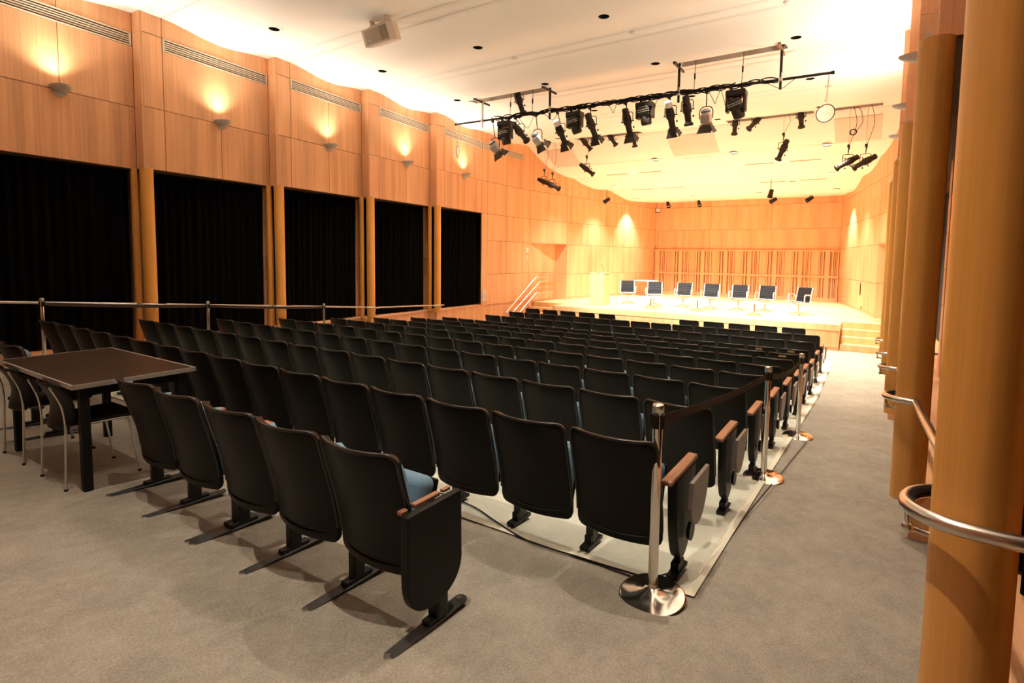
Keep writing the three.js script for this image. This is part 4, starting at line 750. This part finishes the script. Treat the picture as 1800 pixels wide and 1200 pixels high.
  small(-8.38, 4.14, -25.4, 'small black light on ceiling by back wall, leftmost', V(.35, -.8, .5)); small(-6.92, 4.12, -25.4, 'small black light on ceiling by back wall, second', V(.35, -.8, .5)); small(-3.76, 4.13, -25.4, 'small black light on ceiling by back wall, third', V(-.7, -.5, .4)); small(-2.36, 4.13, -25.4, 'small black light on ceiling by back wall, rightmost', V(-.7, -.5, .4));
  small(-9.8, 4.02, -21.5, 'tiny black camera hanging on wire near left stage wall', V(-.6, -.5, .3)); small(-3.28, 3.98, -21.5, 'tiny black camera hanging on wire over stage centre', V(-.2, -1, .1));
  const sp = thing('corner_loudspeaker', 'small dark loudspeaker in rear left stage corner', 'loudspeaker', null, [-8.95, 3.9, -25.6]); sp.rotation.y = .4; mesh('cabinet', rbx(.24, .22, .2, .015), blackFlat, sp); mesh('grille', rbx(.2, .17, .01, .004, 0, 0, .102), greyPaint, sp); mesh('bracket', bar(V(0, .1, 0), V(0, .42, 0), .015), silver, sp);
}
// ---------------------------------------------------------------- ceiling loudspeaker, detectors
{
  const s = thing('ceiling_loudspeaker', 'beige loudspeaker hanging tilted from the ceiling', 'loudspeaker', null, [-7.42, 5.36, -6.78]); s.rotation.set(.35, -.08, 0, 'YXZ');
  const prof = new THREE.Shape(); prof.moveTo(-.36, -.13); prof.lineTo(.36, -.13); prof.lineTo(.36, .02); prof.bezierCurveTo(.3, .16, -.3, .16, -.36, .02); prof.closePath();
  mesh('cabinet', (() => { const sh = new THREE.Shape(); sh.moveTo(-.33, .14); sh.lineTo(.33, .14); sh.lineTo(.36, .05); sh.lineTo(.27, -.14); sh.lineTo(-.27, -.14); sh.lineTo(-.36, .05); sh.closePath(); const g = new THREE.ExtrudeGeometry(sh, { depth: .26, bevelEnabled: true, bevelSize: .012, bevelThickness: .012, bevelSegments: 2 }); g.rotateX(Math.PI / 2); g.translate(0, .13, 0); return g; })(), speakerMat, s);
  mesh('grille', rbx(.42, .22, .012, .005, -.06, 0, .158), speakerGrille, s); mesh('horn_grille', rbx(.14, .22, .012, .005, .235, 0, .158), S({ color: lin(.30, .25, .19), roughness: .8 }), s); mesh('badge', bx(.05, .012, .004, -.16, -.05, .166), whitePaint, s);
  mesh('bracket', M([rbx(.5, .02, .12, .006, 0, .17, -.02), bx(.03, .12, .1, -.2, .2, -.02), bx(.03, .12, .1, .2, .2, -.02)]), speakerMat, s);
  [[-6.44, -9.42, 'left'], [-3.87, -9.46, 'middle'], [-1.34, -9.58, 'right']].forEach(([x, z, w]) => { const t = thing('smoke_detector', `small white disc on ceiling joint, ${w} of three`, 'detector', 'white ceiling detectors', [x, ceilY(z) - .012, z]); mesh('disc', lathe([[0, -.02], [.05, -.018], [.065, 0], [.065, .02], [0, .02]], 20), whitePaint, t); });
}
// ---------------------------------------------------------------- light thrown by the bar lanterns onto the stage
{
  const jobs = [[-6.41, 4.2, -7.4, 1.0], [-5.6, 4.25, -6.2, 1.0], [-4.72, 4.2, -5.0, 1.0], [-3.76, 4.2, -4.2, 1.0], [-3.41, 4.25, -3.0, 1.0], [-7.56, 4.4, -8.4, 1.0], [-2.44, 4.25, -2.2, .8]];
  for (const [x, y, tx, k] of jobs) { const s = new THREE.SpotLight(STAGE_WHITE, I_BAR * k, 0, .30, .5); s.position.set(x, y - .1, PZ - .35); s.target.position.set(tx, STAGE_Y, -18.9); s.castShadow = true; s.shadow.radius = 3; s.name = 'stage_wash'; scene.add(s); scene.add(s.target); }
}
renderer.render(scene, camera);
